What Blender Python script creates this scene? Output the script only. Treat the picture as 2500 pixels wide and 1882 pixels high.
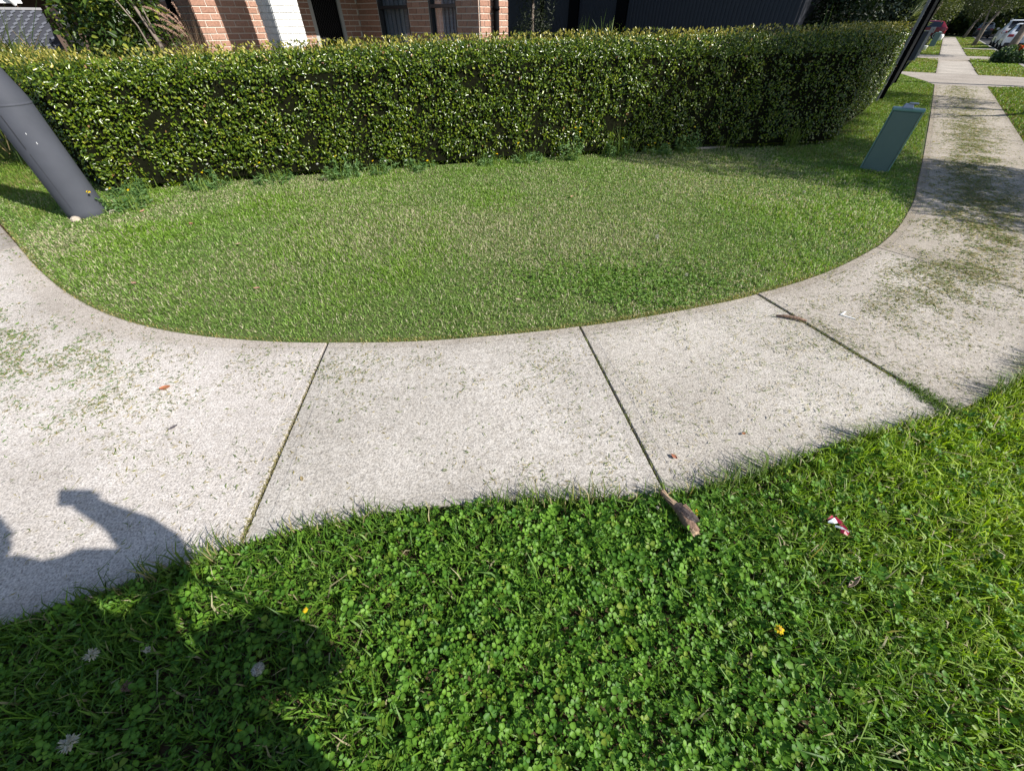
import bpy, bmesh, math, random
import numpy as np
from mathutils import Vector, Matrix

# ------------------------------------------------------------------ camera, light, exposure
scn = bpy.context.scene
for o in list(bpy.data.objects):
    bpy.data.objects.remove(o)
H = 1.55
FPX, PITCH = 932.0, math.radians(43.6)          # focal length in photo pixels (2500 wide), downward pitch
cam_d = bpy.data.cameras.new('camera')
cam_d.sensor_width = 36.0
cam_d.lens = 36.0 * FPX / 2500.0
cam_d.clip_start, cam_d.clip_end = 0.02, 2000.0
cam = bpy.data.objects.new('camera', cam_d)
scn.collection.objects.link(cam)
cam.location = (0, 0, H)
cam.rotation_euler = (math.radians(90) - PITCH, 0, 0)
scn.camera = cam

SUN_AZ, SUN_EL = math.radians(115.0), math.radians(36.0)   # azimuth clockwise from +Y
SUNV = Vector((math.sin(SUN_AZ) * math.cos(SUN_EL), math.cos(SUN_AZ) * math.cos(SUN_EL), math.sin(SUN_EL)))
world = bpy.data.worlds.new('World')
scn.world = world
world.use_nodes = True
wn = world.node_tree
wn.nodes.clear()
sky = wn.nodes.new('ShaderNodeTexSky')
sky.sky_type = 'NISHITA'
sky.sun_disc = False
sky.sun_elevation = SUN_EL
sky.sun_rotation = SUN_AZ
bg = wn.nodes.new('ShaderNodeBackground')
bg.inputs[1].default_value = 0.085
wo = wn.nodes.new('ShaderNodeOutputWorld')
wn.links.new(sky.outputs[0], bg.inputs[0])
wn.links.new(bg.outputs[0], wo.inputs[0])
sun_d = bpy.data.lights.new('sun', 'SUN')
sun_d.energy = 4.6
sun_d.angle = math.radians(0.53)
sun_d.color = (1.0, 0.955, 0.89)
sun = bpy.data.objects.new('sun', sun_d)
scn.collection.objects.link(sun)
sun.rotation_euler = SUNV.to_track_quat('Z', 'Y').to_euler()
sun.location = (20, -10, 30)
scn.view_settings.view_transform = 'Standard'
scn.view_settings.look = 'None'
scn.view_settings.gamma = 1.0
scn.view_settings.exposure = 0.68
scn.render.engine = 'CYCLES'
scn.cycles.max_bounces = 6
scn.cycles.diffuse_bounces = 3
scn.cycles.glossy_bounces = 2
scn.cycles.transmission_bounces = 4
scn.cycles.transparent_max_bounces = 4
scn.cycles.use_denoising = True

random.seed(7)
rng = np.random.default_rng(11)
COL = scn.collection
PI = math.pi

# street frame: s runs along the right-hand street, n across it (positive toward the road)
AZ = math.radians(39.5)
UX, UY = math.sin(AZ), math.cos(AZ)
NX, NY = math.cos(AZ), -math.sin(AZ)
def W(s, n, z=0.0):
    return (s * UX + n * NX, s * UY + n * NY, z)
def SN(x, y):
    return x * UX + y * UY, x * NX + y * NY
ROT_S = math.atan2(UY, UX)      # z rotation taking +X to the s direction
ROT_N = math.atan2(NY, NX)

# ------------------------------------------------------------------ small helpers
def link(o):
    COL.objects.link(o)
    return o
def tag(o, label=None, cat=None, group=None, kind=None):
    if label: o['label'] = label
    if cat: o['category'] = cat
    if group: o['group'] = group
    if kind: o['kind'] = kind
    return o
def empty(name, loc=(0, 0, 0), rz=0.0):
    o = bpy.data.objects.new(name, None)
    o.location = loc
    o.rotation_euler = (0, 0, rz)
    o.empty_display_size = 0.1
    return link(o)
def obj(name, me, mat=None, parent=None, loc=None, rz=None):
    o = bpy.data.objects.new(name, me)
    if mat is not None and not me.materials:
        me.materials.append(mat)
    if parent is not None: o.parent = parent
    if loc is not None: o.location = loc
    if rz is not None: o.rotation_euler = (0, 0, rz)
    return link(o)

class MB:
    """collects shapes, builds one mesh"""
    def __init__(self):
        self.v, self.f = [], []
    def add(self, vs, fs):
        k = len(self.v)
        self.v += [tuple(p) for p in vs]
        self.f += [tuple(i + k for i in f) for f in fs]
        return self
    def box(self, c, d, rz=0.0, taper=1.0):
        x, y, z = [a / 2 for a in d]
        cs, sn = math.cos(rz), math.sin(rz)
        vs = []
        for sz in (-1, 1):
            t = 1.0 if sz < 0 else taper
            for sx, sy in ((-1, -1), (1, -1), (1, 1), (-1, 1)):
                px, py = sx * x * t, sy * y * t
                vs.append((c[0] + px * cs - py * sn, c[1] + px * sn + py * cs, c[2] + sz * z))
        return self.add(vs, [(3, 2, 1, 0), (4, 5, 6, 7), (0, 1, 5, 4), (1, 2, 6, 5), (2, 3, 7, 6), (3, 0, 4, 7)])
    def prism(self, poly, z0, z1):
        n = len(poly)
        vs = [(p[0], p[1], z0) for p in poly] + [(p[0], p[1], z1) for p in poly]
        fs = [tuple(range(n - 1, -1, -1)), tuple(range(n, 2 * n))]
        fs += [(i, (i + 1) % n, n + (i + 1) % n, n + i) for i in range(n)]
        return self.add(vs, fs)
    def tube(self, path, radii, seg=8, cap=True):
        path = [Vector(p) for p in path]
        n = len(path)
        if not hasattr(radii, '__len__'): radii = [radii] * n
        vs, fs = [], []
        for i, p in enumerate(path):
            t = (path[min(i + 1, n - 1)] - path[max(i - 1, 0)]).normalized()
            a = t.cross(Vector((0, 0, 1)))
            if a.length < 0.05: a = t.cross(Vector((0, 1, 0)))
            a.normalize()
            b = t.cross(a)
            for k in range(seg):
                th = 2 * PI * k / seg
                vs.append(p + (a * math.cos(th) + b * math.sin(th)) * radii[i])
        for i in range(n - 1):
            for k in range(seg):
                k2 = (k + 1) % seg
                fs.append((i * seg + k, i * seg + k2, (i + 1) * seg + k2, (i + 1) * seg + k))
        if cap:
            fs.append(tuple(range(seg - 1, -1, -1)))
            fs.append(tuple((n - 1) * seg + k for k in range(seg)))
        return self.add(vs, fs)
    def lathe(self, prof, c=(0, 0, 0), seg=16):
        vs, fs = [], []
        for r, z in prof:
            for k in range(seg):
                th = 2 * PI * k / seg
                vs.append((c[0] + r * math.cos(th), c[1] + r * math.sin(th), c[2] + z))
        n = len(prof)
        for i in range(n - 1):
            for k in range(seg):
                k2 = (k + 1) % seg
                fs.append((i * seg + k, i * seg + k2, (i + 1) * seg + k2, (i + 1) * seg + k))
        fs.append(tuple(range(seg - 1, -1, -1)))
        fs.append(tuple((n - 1) * seg + k for k in range(seg)))
        return self.add(vs, fs)
    def mesh(self, name='m', smooth=False, bevel=0.0):
        me = bpy.data.meshes.new(name)
        me.from_pydata(self.v, [], self.f)
        me.validate()
        bm = bmesh.new()
        bm.from_mesh(me)
        bmesh.ops.recalc_face_normals(bm, faces=bm.faces)
        if bevel > 0:
            bmesh.ops.bevel(bm, geom=[e for e in bm.edges if e.calc_face_angle(0) > 0.5], offset=bevel,
                            segments=2, profile=0.5, affect='EDGES', clamp_overlap=True)
        bm.to_mesh(me)
        bm.free()
        if smooth:
            me.polygons.foreach_set('use_smooth', [True] * len(me.polygons))
        me.update()
        return me
    def build(self, name, mat, parent=None, smooth=False, bevel=0.0, loc=None, rz=None):
        return obj(name, self.mesh(name, smooth, bevel), mat, parent, loc, rz)

def np_mesh(name, V, F, C=None, smooth=False):
    """V (n,3), F list of index arrays (m,3) or (m,4), C (n,3) per-vertex colour"""
    me = bpy.data.meshes.new(name)
    V = np.ascontiguousarray(V, dtype=np.float32)
    me.vertices.add(len(V))
    me.vertices.foreach_set('co', V.ravel())
    loops = np.concatenate([f.ravel() for f in F]).astype(np.int32)
    tot = np.concatenate([np.full(len(f), f.shape[1], np.int32) for f in F])
    start = np.concatenate([[0], np.cumsum(tot)[:-1]]).astype(np.int32)
    me.loops.add(len(loops))
    me.loops.foreach_set('vertex_index', loops)
    me.polygons.add(len(tot))
    me.polygons.foreach_set('loop_start', start)
    me.polygons.foreach_set('loop_total', tot)
    if smooth:
        me.polygons.foreach_set('use_smooth', np.ones(len(tot), bool))
    me.update(calc_edges=True)
    if C is not None:
        ca = me.color_attributes.new('Col', 'FLOAT_COLOR', 'POINT')
        rgba = np.ones((len(V), 4), np.float32)
        rgba[:, :3] = C
        ca.data.foreach_set('color', rgba.ravel())
    return me

_tab = rng.random((256, 256))
def vnoise(x, y, scale=1.0, off=0):
    x = np.asarray(x) * scale + off * 17.3 + 1000; y = np.asarray(y) * scale + off * 9.1 + 1000
    xi, yi = np.floor(x).astype(int), np.floor(y).astype(int)
    fx, fy = x - xi, y - yi
    fx, fy = fx * fx * (3 - 2 * fx), fy * fy * (3 - 2 * fy)
    g = lambda a, b: _tab[a & 255, b & 255]
    return (g(xi, yi) * (1 - fx) + g(xi + 1, yi) * fx) * (1 - fy) + (g(xi, yi + 1) * (1 - fx) + g(xi + 1, yi + 1) * fx) * fy
def fbm(x, y, scale=1.0, off=0):
    return 0.55 * vnoise(x, y, scale, off) + 0.3 * vnoise(x, y, scale * 2.1, off + 3) + 0.15 * vnoise(x, y, scale * 4.3, off + 7)

def inside(poly, x, y):
    poly = np.asarray(poly)
    r = np.zeros(len(x), bool)
    n = len(poly)
    for i in range(n):
        x0, y0 = poly[i][:2]; x1, y1 = poly[(i + 1) % n][:2]
        if y0 == y1: continue
        c = ((y0 > y) != (y1 > y)) & (x < (x1 - x0) * (y - y0) / (y1 - y0) + x0)
        r ^= c
    return r
def dist_line(poly, x, y):
    poly = np.asarray(poly)[:, :2]
    d = np.full(len(x), 1e9)
    for i in range(len(poly) - 1):
        a, b = poly[i], poly[i + 1]
        ab = b - a
        t = np.clip(((x - a[0]) * ab[0] + (y - a[1]) * ab[1]) / (ab @ ab), 0, 1)
        d = np.minimum(d, np.hypot(x - a[0] - t * ab[0], y - a[1] - t * ab[1]))
    return d
def catmull(pts, k=5):
    pts = [np.array(p, float) for p in pts]
    out = []
    for i in range(len(pts) - 1):
        p0, p1, p2, p3 = pts[max(i - 1, 0)], pts[i], pts[i + 1], pts[min(i + 2, len(pts) - 1)]
        for j in range(k):
            t = j / k
            out.append(0.5 * (2 * p1 + (p2 - p0) * t + (2 * p0 - 5 * p1 + 4 * p2 - p3) * t * t + (3 * p1 - p0 - 3 * p2 + p3) * t ** 3))
    out.append(pts[-1])
    return np.array(out)

def mixc(a, b, t):
    t = np.asarray(t)[:, None]
    return np.asarray(a)[None] * (1 - t) + np.asarray(b)[None] * t

def blades(P, head, h, w, lean, cb, ct):
    """grass blades: base pair, mid pair, tip -> quad + tri"""
    n = len(P)
    d = np.stack([np.cos(head), np.sin(head), np.zeros(n)], 1)
    twist = head + PI / 2 + rng.normal(0, 0.6, n)
    sd = np.stack([np.cos(twist), np.sin(twist), np.zeros(n)], 1) * (w / 2)[:, None]
    up = np.array([0, 0, 1.0])[None]
    ln = lean[:, None]; hh = h[:, None]
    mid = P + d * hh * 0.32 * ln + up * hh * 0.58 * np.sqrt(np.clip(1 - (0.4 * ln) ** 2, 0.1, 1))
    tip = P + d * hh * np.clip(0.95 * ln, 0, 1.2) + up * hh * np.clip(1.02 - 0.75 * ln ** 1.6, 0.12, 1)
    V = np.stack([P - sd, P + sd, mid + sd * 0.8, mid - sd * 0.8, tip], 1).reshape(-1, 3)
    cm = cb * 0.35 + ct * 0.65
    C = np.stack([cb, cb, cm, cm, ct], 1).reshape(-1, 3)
    k = np.arange(n) * 5
    return V, [np.stack([k, k + 1, k + 2, k + 3], 1), np.stack([k + 3, k + 2, k + 4], 1)], C

def leaves(P, Nrm, T, L, Wd, C, fold=0.25, droop=0.1):
    """six-point folded leaves: two quads each; P stalk end, T leaf direction, Nrm face normal"""
    n = len(P)
    Nrm = Nrm / np.linalg.norm(Nrm, axis=1, keepdims=True)
    T = T - Nrm * np.sum(T * Nrm, 1, keepdims=True)
    T /= np.linalg.norm(T, axis=1, keepdims=True) + 1e-9
    S = np.cross(Nrm, T)
    L = L[:, None]; Wd = Wd[:, None]
    up = Nrm * Wd * fold
    b = P; t = P + T * L - Nrm * L * droop
    l1 = P + T * L * 0.30 + S * Wd * 0.5 + up; r1 = P + T * L * 0.30 - S * Wd * 0.5 + up
    l2 = P + T * L * 0.68 + S * Wd * 0.42 + up - Nrm * L * droop * .5; r2 = P + T * L * 0.68 - S * Wd * 0.42 + up - Nrm * L * droop * .5
    V = np.stack([b, r1, r2, t, l2, l1], 1).reshape(-1, 3)
    k = np.arange(n) * 6
    F = [np.concatenate([np.stack([k, k + 1, k + 2, k + 3], 1), np.stack([k, k + 3, k + 4, k + 5], 1)])]
    return V, F, np.repeat(C, 6, axis=0)
def join(parts):
    Vs, Fs, Cs, k = [], [], [], 0
    for V, F, C in parts:
        Vs.append(V); Cs.append(C)
        Fs += [f + k for f in F]
        k += len(V)
    return np.concatenate(Vs), Fs, np.concatenate(Cs)
def randunit(n):
    v = rng.normal(size=(n, 3))
    return v / np.linalg.norm(v, axis=1, keepdims=True)

# ------------------------------------------------------------------ materials
def new_mat(name):
    m = bpy.data.materials.new(name)
    m.use_nodes = True
    nt = m.node_tree
    b = nt.nodes['Principled BSDF']
    return m, nt, b
def flat(name, col, rough=0.6, metal=0.0, spec=0.5, noise=0.0, nscale=20.0, bump=0.0):
    m, nt, b = new_mat(name)
    b.inputs['Base Color'].default_value = (*col, 1)
    b.inputs['Roughness'].default_value = rough
    b.inputs['Metallic'].default_value = metal
    b.inputs['Specular IOR Level'].default_value = spec
    if noise or bump:
        tc = nt.nodes.new('ShaderNodeTexCoord')
        nz = nt.nodes.new('ShaderNodeTexNoise')
        nz.inputs['Scale'].default_value = nscale
        nz.inputs['Detail'].default_value = 6
        nt.links.new(tc.outputs['Object'], nz.inputs['Vector'])
    if noise:
        mx = nt.nodes.new('ShaderNodeMix'); mx.data_type = 'RGBA'
        mx.inputs[6].default_value = tuple(c * (1 - noise) for c in col) + (1,)
        mx.inputs[7].default_value = tuple(min(1, c * (1 + noise)) for c in col) + (1,)
        nt.links.new(nz.outputs['Fac'], mx.inputs[0])
        nt.links.new(mx.outputs[2], b.inputs['Base Color'])
    if bump:
        bp = nt.nodes.new('ShaderNodeBump')
        bp.inputs['Strength'].default_value = bump
        bp.inputs['Distance'].default_value = 0.01
        nt.links.new(nz.outputs['Fac'], bp.inputs['Height'])
        nt.links.new(bp.outputs[0], b.inputs['Normal'])
    return m
def leaf_mat(name, rough=0.45, spec=0.5, trans=0.3, tint=(1.3, 1.35, 0.5)):
    m, nt, b = new_mat(name)
    at = nt.nodes.new('ShaderNodeAttribute'); at.attribute_name = 'Col'
    b.inputs['Roughness'].default_value = rough
    b.inputs['Specular IOR Level'].default_value = spec
    nt.links.new(at.outputs['Color'], b.inputs['Base Color'])
    tr = nt.nodes.new('ShaderNodeBsdfTranslucent')
    mu = nt.nodes.new('ShaderNodeMix'); mu.data_type = 'RGBA'; mu.blend_type = 'MULTIPLY'
    mu.inputs[0].default_value = 1.0
    mu.inputs[7].default_value = (*tint, 1)
    nt.links.new(at.outputs['Color'], mu.inputs[6])
    nt.links.new(mu.outputs[2], tr.inputs['Color'])
    mx = nt.nodes.new('ShaderNodeMixShader')
    mx.inputs[0].default_value = trans
    out = nt.nodes['Material Output']
    nt.links.new(b.outputs[0], mx.inputs[1]); nt.links.new(tr.outputs[0], mx.inputs[2])
    nt.links.new(mx.outputs[0], out.inputs['Surface'])
    return m
def concrete_mat(name, light, dark, pebble=0.5):
    m, nt, b = new_mat(name)
    N = nt.nodes.new; Lk = nt.links.new
    tc = N('ShaderNodeTexCoord')
    def noise(scale, detail=4, rough=0.6):
        x = N('ShaderNodeTexNoise'); x.inputs['Scale'].default_value = scale; x.inputs['Detail'].default_value = detail
        x.inputs['Roughness'].default_value = rough
        Lk(tc.outputs['Object'], x.inputs['Vector']); return x
    def ramp(src, p0, p1, c0=(0, 0, 0, 1), c1=(1, 1, 1, 1)):
        r = N('ShaderNodeValToRGB'); r.color_ramp.elements[0].position = p0; r.color_ramp.elements[1].position = p1
        r.color_ramp.elements[0].color = c0; r.color_ramp.elements[1].color = c1
        Lk(src, r.inputs[0]); return r
    fine = noise(120, 3, 0.75)
    mid = noise(26, 5, 0.7)
    big = noise(1.1, 5, 0.65)
    r1 = ramp(fine.outputs['Fac'], 0.34, 0.60)
    mx = N('ShaderNodeMix'); mx.data_type = 'RGBA'
    mx.inputs[6].default_value = (*dark, 1); mx.inputs[7].default_value = (*light, 1)
    Lk(r1.outputs[0], mx.inputs[0])
    # exposed stones
    vo = N('ShaderNodeTexVoronoi'); vo.inputs['Scale'].default_value = 85
    Lk(tc.outputs['Object'], vo.inputs['Vector'])
    wn_ = N('ShaderNodeTexWhiteNoise'); Lk(vo.outputs['Color'], wn_.inputs['Vector'])
    st = ramp(wn_.outputs['Value'], 0.80, 0.86)
    vd = ramp(vo.outputs['Distance'], 0.28, 0.50, (1, 1, 1, 1), (0, 0, 0, 1))
    mm = N('ShaderNodeMath'); mm.operation = 'MULTIPLY'; Lk(st.outputs[0], mm.inputs[0]); Lk(vd.outputs[0], mm.inputs[1])
    m2 = N('ShaderNodeMath'); m2.operation = 'MULTIPLY'; m2.inputs[1].default_value = pebble; Lk(mm.outputs[0], m2.inputs[0])
    hs = N('ShaderNodeMix'); hs.data_type = 'RGBA'
    hs.inputs[7].default_value = (0.16, 0.14, 0.14, 1)
    Lk(m2.outputs[0], hs.inputs[0]); Lk(mx.outputs[2], hs.inputs[6])
    # broad weathering
    r3 = ramp(big.outputs['Fac'], 0.30, 0.72, (0.74, 0.72, 0.70, 1), (1.06, 1.05, 1.05, 1))
    mu = N('ShaderNodeMix'); mu.data_type = 'RGBA'; mu.blend_type = 'MULTIPLY'; mu.inputs[0].default_value = 1
    Lk(hs.outputs[2], mu.inputs[6]); Lk(r3.outputs[0], mu.inputs[7])
    r4 = ramp(mid.outputs['Fac'], 0.30, 0.66, (0.80, 0.78, 0.75, 1), (1.05, 1.05, 1.05, 1))
    mu2 = N('ShaderNodeMix'); mu2.data_type = 'RGBA'; mu2.blend_type = 'MULTIPLY'; mu2.inputs[0].default_value = 1
    Lk(mu.outputs[2], mu2.inputs[6]); Lk(r4.outputs[0], mu2.inputs[7])
    at = N('ShaderNodeAttribute'); at.attribute_name = 'Col'      # edge grime, white elsewhere
    mu3 = N('ShaderNodeMix'); mu3.data_type = 'RGBA'; mu3.blend_type = 'MULTIPLY'; mu3.inputs[0].default_value = 1
    Lk(mu2.outputs[2], mu3.inputs[6]); Lk(at.outputs['Color'], mu3.inputs[7])
    Lk(mu3.outputs[2], b.inputs['Base Color'])
    b.inputs['Roughness'].default_value = 0.88
    b.inputs['Specular IOR Level'].default_value = 0.3
    ad = N('ShaderNodeMath'); ad.operation = 'ADD'; Lk(fine.outputs['Fac'], ad.inputs[0]); Lk(mid.outputs['Fac'], ad.inputs[1])
    bp = N('ShaderNodeBump'); bp.inputs['Strength'].default_value = 0.55; bp.inputs['Distance'].default_value = 0.006
    Lk(ad.outputs[0], bp.inputs['Height']); Lk(bp.outputs[0], b.inputs['Normal'])
    return m
def brick_mat(name, cols, rough=0.85):
    """brick face: colour drawn per object, mottled by noise"""
    m, nt, b = new_mat(name)
    N = nt.nodes.new; Lk = nt.links.new
    oi = N('ShaderNodeObjectInfo')
    r = N('ShaderNodeValToRGB'); r.color_ramp.interpolation = 'LINEAR'
    el = r.color_ramp.elements
    el[0].position, el[0].color = 0.0, (*cols[0], 1)
    el[1].position, el[1].color = 1.0, (*cols[2], 1)
    e = el.new(0.5); e.color = (*cols[1], 1)
    Lk(oi.outputs['Random'], r.inputs[0])
    tc = N('ShaderNodeTexCoord')
    nz = N('ShaderNodeTexNoise'); nz.inputs['Scale'].default_value = 45; nz.inputs['Detail'].default_value = 6
    ge = N('ShaderNodeNewGeometry')
    Lk(ge.outputs['Position'], nz.inputs['Vector'])
    r2 = N('ShaderNodeValToRGB'); r2.color_ramp.elements[0].position = .3; r2.color_ramp.elements[1].position = .7
    r2.color_ramp.elements[0].color = (.72, .70, .68, 1); r2.color_ramp.elements[1].color = (1.15, 1.15, 1.15, 1)
    Lk(nz.outputs['Fac'], r2.inputs[0])
    mu = N('ShaderNodeMix'); mu.data_type = 'RGBA'; mu.blend_type = 'MULTIPLY'; mu.inputs[0].default_value = 1
    Lk(r.outputs[0], mu.inputs[6]); Lk(r2.outputs[0], mu.inputs[7]); Lk(mu.outputs[2], b.inputs['Base Color'])
    b.inputs['Roughness'].default_value = rough
    bp = N('ShaderNodeBump'); bp.inputs['Strength'].default_value = .4; bp.inputs['Distance'].default_value = .004
    Lk(nz.outputs['Fac'], bp.inputs['Height']); Lk(bp.outputs[0], b.inputs['Normal'])
    return m
def soil_mat(name, a, c, scale=14):
    m = flat(name, a, 0.95, spec=0.15, bump=0.8, nscale=60)
    nt = m.node_tree; b = nt.nodes['Principled BSDF']
    tc = nt.nodes.new('ShaderNodeTexCoord'); nz = nt.nodes.new('ShaderNodeTexNoise')
    nz.inputs['Scale'].default_value = scale; nz.inputs['Detail'].default_value = 8; nz.inputs['Roughness'].default_value = .7
    r = nt.nodes.new('ShaderNodeValToRGB'); r.color_ramp.elements[0].position = .35; r.color_ramp.elements[1].position = .65
    r.color_ramp.elements[0].color = (*a, 1); r.color_ramp.elements[1].color = (*c, 1)
    nt.links.new(tc.outputs['Object'], nz.inputs['Vector']); nt.links.new(nz.outputs['Fac'], r.inputs[0])
    nt.links.new(r.outputs[0], b.inputs['Base Color'])
    return m

M = {}
M['concrete'] = concrete_mat('concrete', (0.715, 0.688, 0.640), (0.31, 0.295, 0.272), .4)
M['concrete_far'] = concrete_mat('concrete_drive', (0.50, 0.45, 0.39), (0.29, 0.26, 0.23), 0.2)
M['kerb'] = concrete_mat('kerb_concrete', (0.45, 0.44, 0.42), (0.26, 0.25, 0.24), 0.2)
M['asphalt'] = soil_mat('asphalt', (0.045, 0.045, 0.048), (0.075, 0.074, 0.074), 40)
M['soil'] = soil_mat('soil', (0.045, 0.030, 0.018), (0.11, 0.075, 0.045), 9)
M['turf'] = soil_mat('turf_ground', (0.060, 0.095, 0.024), (0.13, 0.145, 0.055), 6)
M['ground'] = soil_mat('ground', (0.05, 0.06, 0.02), (0.09, 0.09, 0.04), 1.2)
M['grass'] = leaf_mat('grass_blade', 0.5, 0.35, 0.32)
M['clover'] = leaf_mat('clover_leaf', 0.5, 0.28, 0.32, (1.35, 1.35, .25))
M['hedge'] = leaf_mat('hedge_leaf', 0.27, 0.6, 0.24, (1.35, 1.3, .35))
M['foliage'] = leaf_mat('foliage', 0.42, 0.5, 0.3)
M['dry'] = leaf_mat('dry_leaf', 0.8, 0.2, 0.15, (1.1, 1.0, .8))
M['petal'] = leaf_mat('petal', 0.7, 0.2, 0.35, (1.1, 1.1, 1.0))
M['twig_shade'] = flat('twig_shade_core', (0.010, 0.011, 0.006), 1.0, spec=0.0, noise=.6, nscale=30)  # hedge twigs as one solid, inner shade put into the near-black colour
M['bark'] = flat('bark', (0.16, 0.13, 0.105), 0.95, noise=.55, nscale=22, bump=1.0)
M['pale_bark'] = flat('pale_bark', (0.19, 0.155, 0.125), 0.9, noise=.85, nscale=5, bump=1.0)
M['mortar'] = flat('mortar', (0.66, 0.60, 0.52), 0.95, noise=.12, nscale=60)
M['brick_red'] = brick_mat('brick_red', ((.34, .185, .130), (.39, .215, .150), (.43, .250, .180)))
M['brick_white'] = brick_mat('brick_painted', ((.70, .70, .68), (.76, .76, .74), (.80, .80, .78)), .6)
M['mortar_white'] = flat('mortar_painted', (.68, .68, .66), .75, noise=.06)
M['black_steel'] = flat('black_steel', (.004, .004, .005), .7, spec=.06, noise=.3, nscale=8)
M['grey_steel'] = flat('grey_steel', (.26, .26, .27), .55, noise=.12, nscale=8)
M['pole'] = flat('pole_paint', (.066, .071, .088), .65, spec=.2, noise=.28, nscale=4, bump=.08)
M['pole_scuff'] = flat('scuff', (.55, .56, .58), .8)
M['dark_cladding'] = flat('dark_cladding', (.034, .038, .050), .55, noise=.12, nscale=3)
M['dark_frame'] = flat('dark_frame', (.03, .032, .038), .4)
M['pale_frame'] = flat('pale_frame', (.42, .42, .40), .5)
M['glass'] = flat('window_glass', (.03, .035, .045), .06, spec=.8)
M['curtain'] = flat('curtain', (.40, .41, .44), .9, noise=.1)
def glass_mat():
    m, nt, b = new_mat('clear_pane')
    tr = nt.nodes.new('ShaderNodeBsdfTransparent'); tr.inputs[0].default_value = (.86, .89, .92, 1)
    gl = nt.nodes.new('ShaderNodeBsdfGlossy'); gl.inputs['Roughness'].default_value = .02
    mx = nt.nodes.new('ShaderNodeMixShader')
    mx.inputs[0].default_value = .10; nt.links.new(tr.outputs[0], mx.inputs[1]); nt.links.new(gl.outputs[0], mx.inputs[2])
    nt.links.new(mx.outputs[0], nt.nodes['Material Output'].inputs[0])
    return m
M['pane'] = glass_mat()
M['white_paint'] = flat('white_paint', (.78, .78, .77), .5)
M['brown_fascia'] = flat('brown_timber', (.09, .055, .04), .7, noise=.2)
M['roof'] = flat('roof_tile', (.09, .08, .08), .8, noise=.2)
M['panel_dark'] = flat('panel_dark', (.030, .034, .050), .6)
M['panel_dash'] = flat('panel_dash', (.115, .125, .16), .55)
M['green_box'] = flat('green_plastic', (.125, .185, .172), .42, spec=.45, noise=.10, nscale=9)
M['green_rim'] = flat('green_rim', (.17, .31, .29), .4, spec=.45, noise=.15, nscale=9)
M['lav_metal'] = flat('galvanised', (.42, .43, .52), .4, metal=.4, noise=.15, nscale=30)
M['rubber'] = flat('tyre_rubber', (.015, .015, .016), .85)
M['rim'] = flat('wheel_rim', (.35, .35, .37), .35, metal=.7)
M['car_white'] = flat('car_white', (.74, .75, .78), .22, spec=.6)
M['car_silver'] = flat('car_pearl', (.58, .59, .62), .22, spec=.6)
M['car_red'] = flat('car_maroon', (.16, .010, .022), .18, spec=.7)
M['car_dark'] = flat('car_dark', (.035, .045, .055), .2, spec=.6)
M['car_trim'] = flat('car_trim', (.02, .02, .022), .6)
M['car_glass'] = flat('car_glass', (.02, .024, .035), .05, spec=.8)
M['tail_red'] = flat('tail_light_red', (.30, .008, .02), .15, spec=.6)
M['plate'] = flat('plate', (.6, .6, .55), .5)
M['wood_pale'] = flat('wood_pale', (.36, .25, .16), .8, noise=.3, nscale=60)
M['bark_piece'] = flat('bark_piece', (.20, .125, .085), .85, noise=.75, nscale=55, bump=1.0)
M['bark_dark'] = flat('bark_dark', (.055, .040, .036), .6, noise=.5, nscale=50, bump=.6)
M['litter_red'] = flat('litter_red', (.36, .012, .045), .45)
M['litter_white'] = flat('litter_white', (.62, .66, .70), .45)
M['plastic_white'] = flat('plastic_white', (.78, .78, .76), .4)
M['stone'] = flat('stone', (.42, .36, .29), .9, noise=.3, nscale=40, bump=.6)
M['shirt'] = flat('shirt', (.06, .07, .11), .9, noise=.15)
M['trousers'] = flat('trousers', (.035, .04, .055), .9, noise=.15)
M['skin'] = flat('skin', (.42, .26, .19), .55)
M['hair'] = flat('hair', (.03, .02, .014), .6)
M['canvas'] = flat('canvas', (.33, .29, .22), .9, noise=.15)

# ------------------------------------------------------------------ ground, footpath, road
def structure(o, label=None):
    o['kind'] = 'structure'
    if label: o['label'] = label
    return o
g = MB()
g.add([(-900, -900, -0.16), (900, -900, -0.16), (900, 900, -0.16), (-900, 900, -0.16)], [(0, 1, 2, 3)])
structure(g.build('ground', M['ground']))

inner_ctrl = [(-9.4, 7.12), (-7.4, 5.61), (-5.44, 4.13), (-4.46, 3.36), (-3.99, 3.01), (-3.53, 2.70), (-3.05, 2.43), (-2.58, 2.24),
              (-2.15, 2.13), (-1.67, 2.065), (-1.23, 2.045), (-0.69, 2.055), (-0.28, 2.10), (0.14, 2.165), (0.49, 2.235), (1.05, 2.38),
              (1.74, 2.60), (2.35, 2.86), (2.87, 3.14), (3.49, 3.56), (3.97, 3.97), (4.43, 4.43), (4.90, 4.94), (5.34, 5.47),
              W(9.0, .65)[:2], W(11.9, .65)[:2], W(15, .65)[:2], W(18.2, .64)[:2], W(21.8, .62)[:2]]
outer_ctrl = [(-4.4, -1.5), (-3.3, -0.68), (-2.5, -.03), (-1.83, .38), (-1.50, .52), (-1.12, .68), (-0.80, .77), (-0.46, .84), (-0.09, .87),
              (0.28, .885), (0.71, .915), (1.07, .995), (1.56, 1.165), (2.10, 1.33), (2.51, 1.45), (2.85, 1.60), (3.16, 1.76),
              (3.85, 2.22), (4.75, 2.92), W(7.3, 1.98)[:2], W(9.0, 1.99)[:2], W(11.9, 2.0)[:2], W(15, 2.0)[:2], W(18.2, 2.0)[:2], W(22.1, 1.97)[:2]]
INNER = catmull(inner_ctrl, 6)
OUTER = catmull(outer_ctrl, 6)
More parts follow.
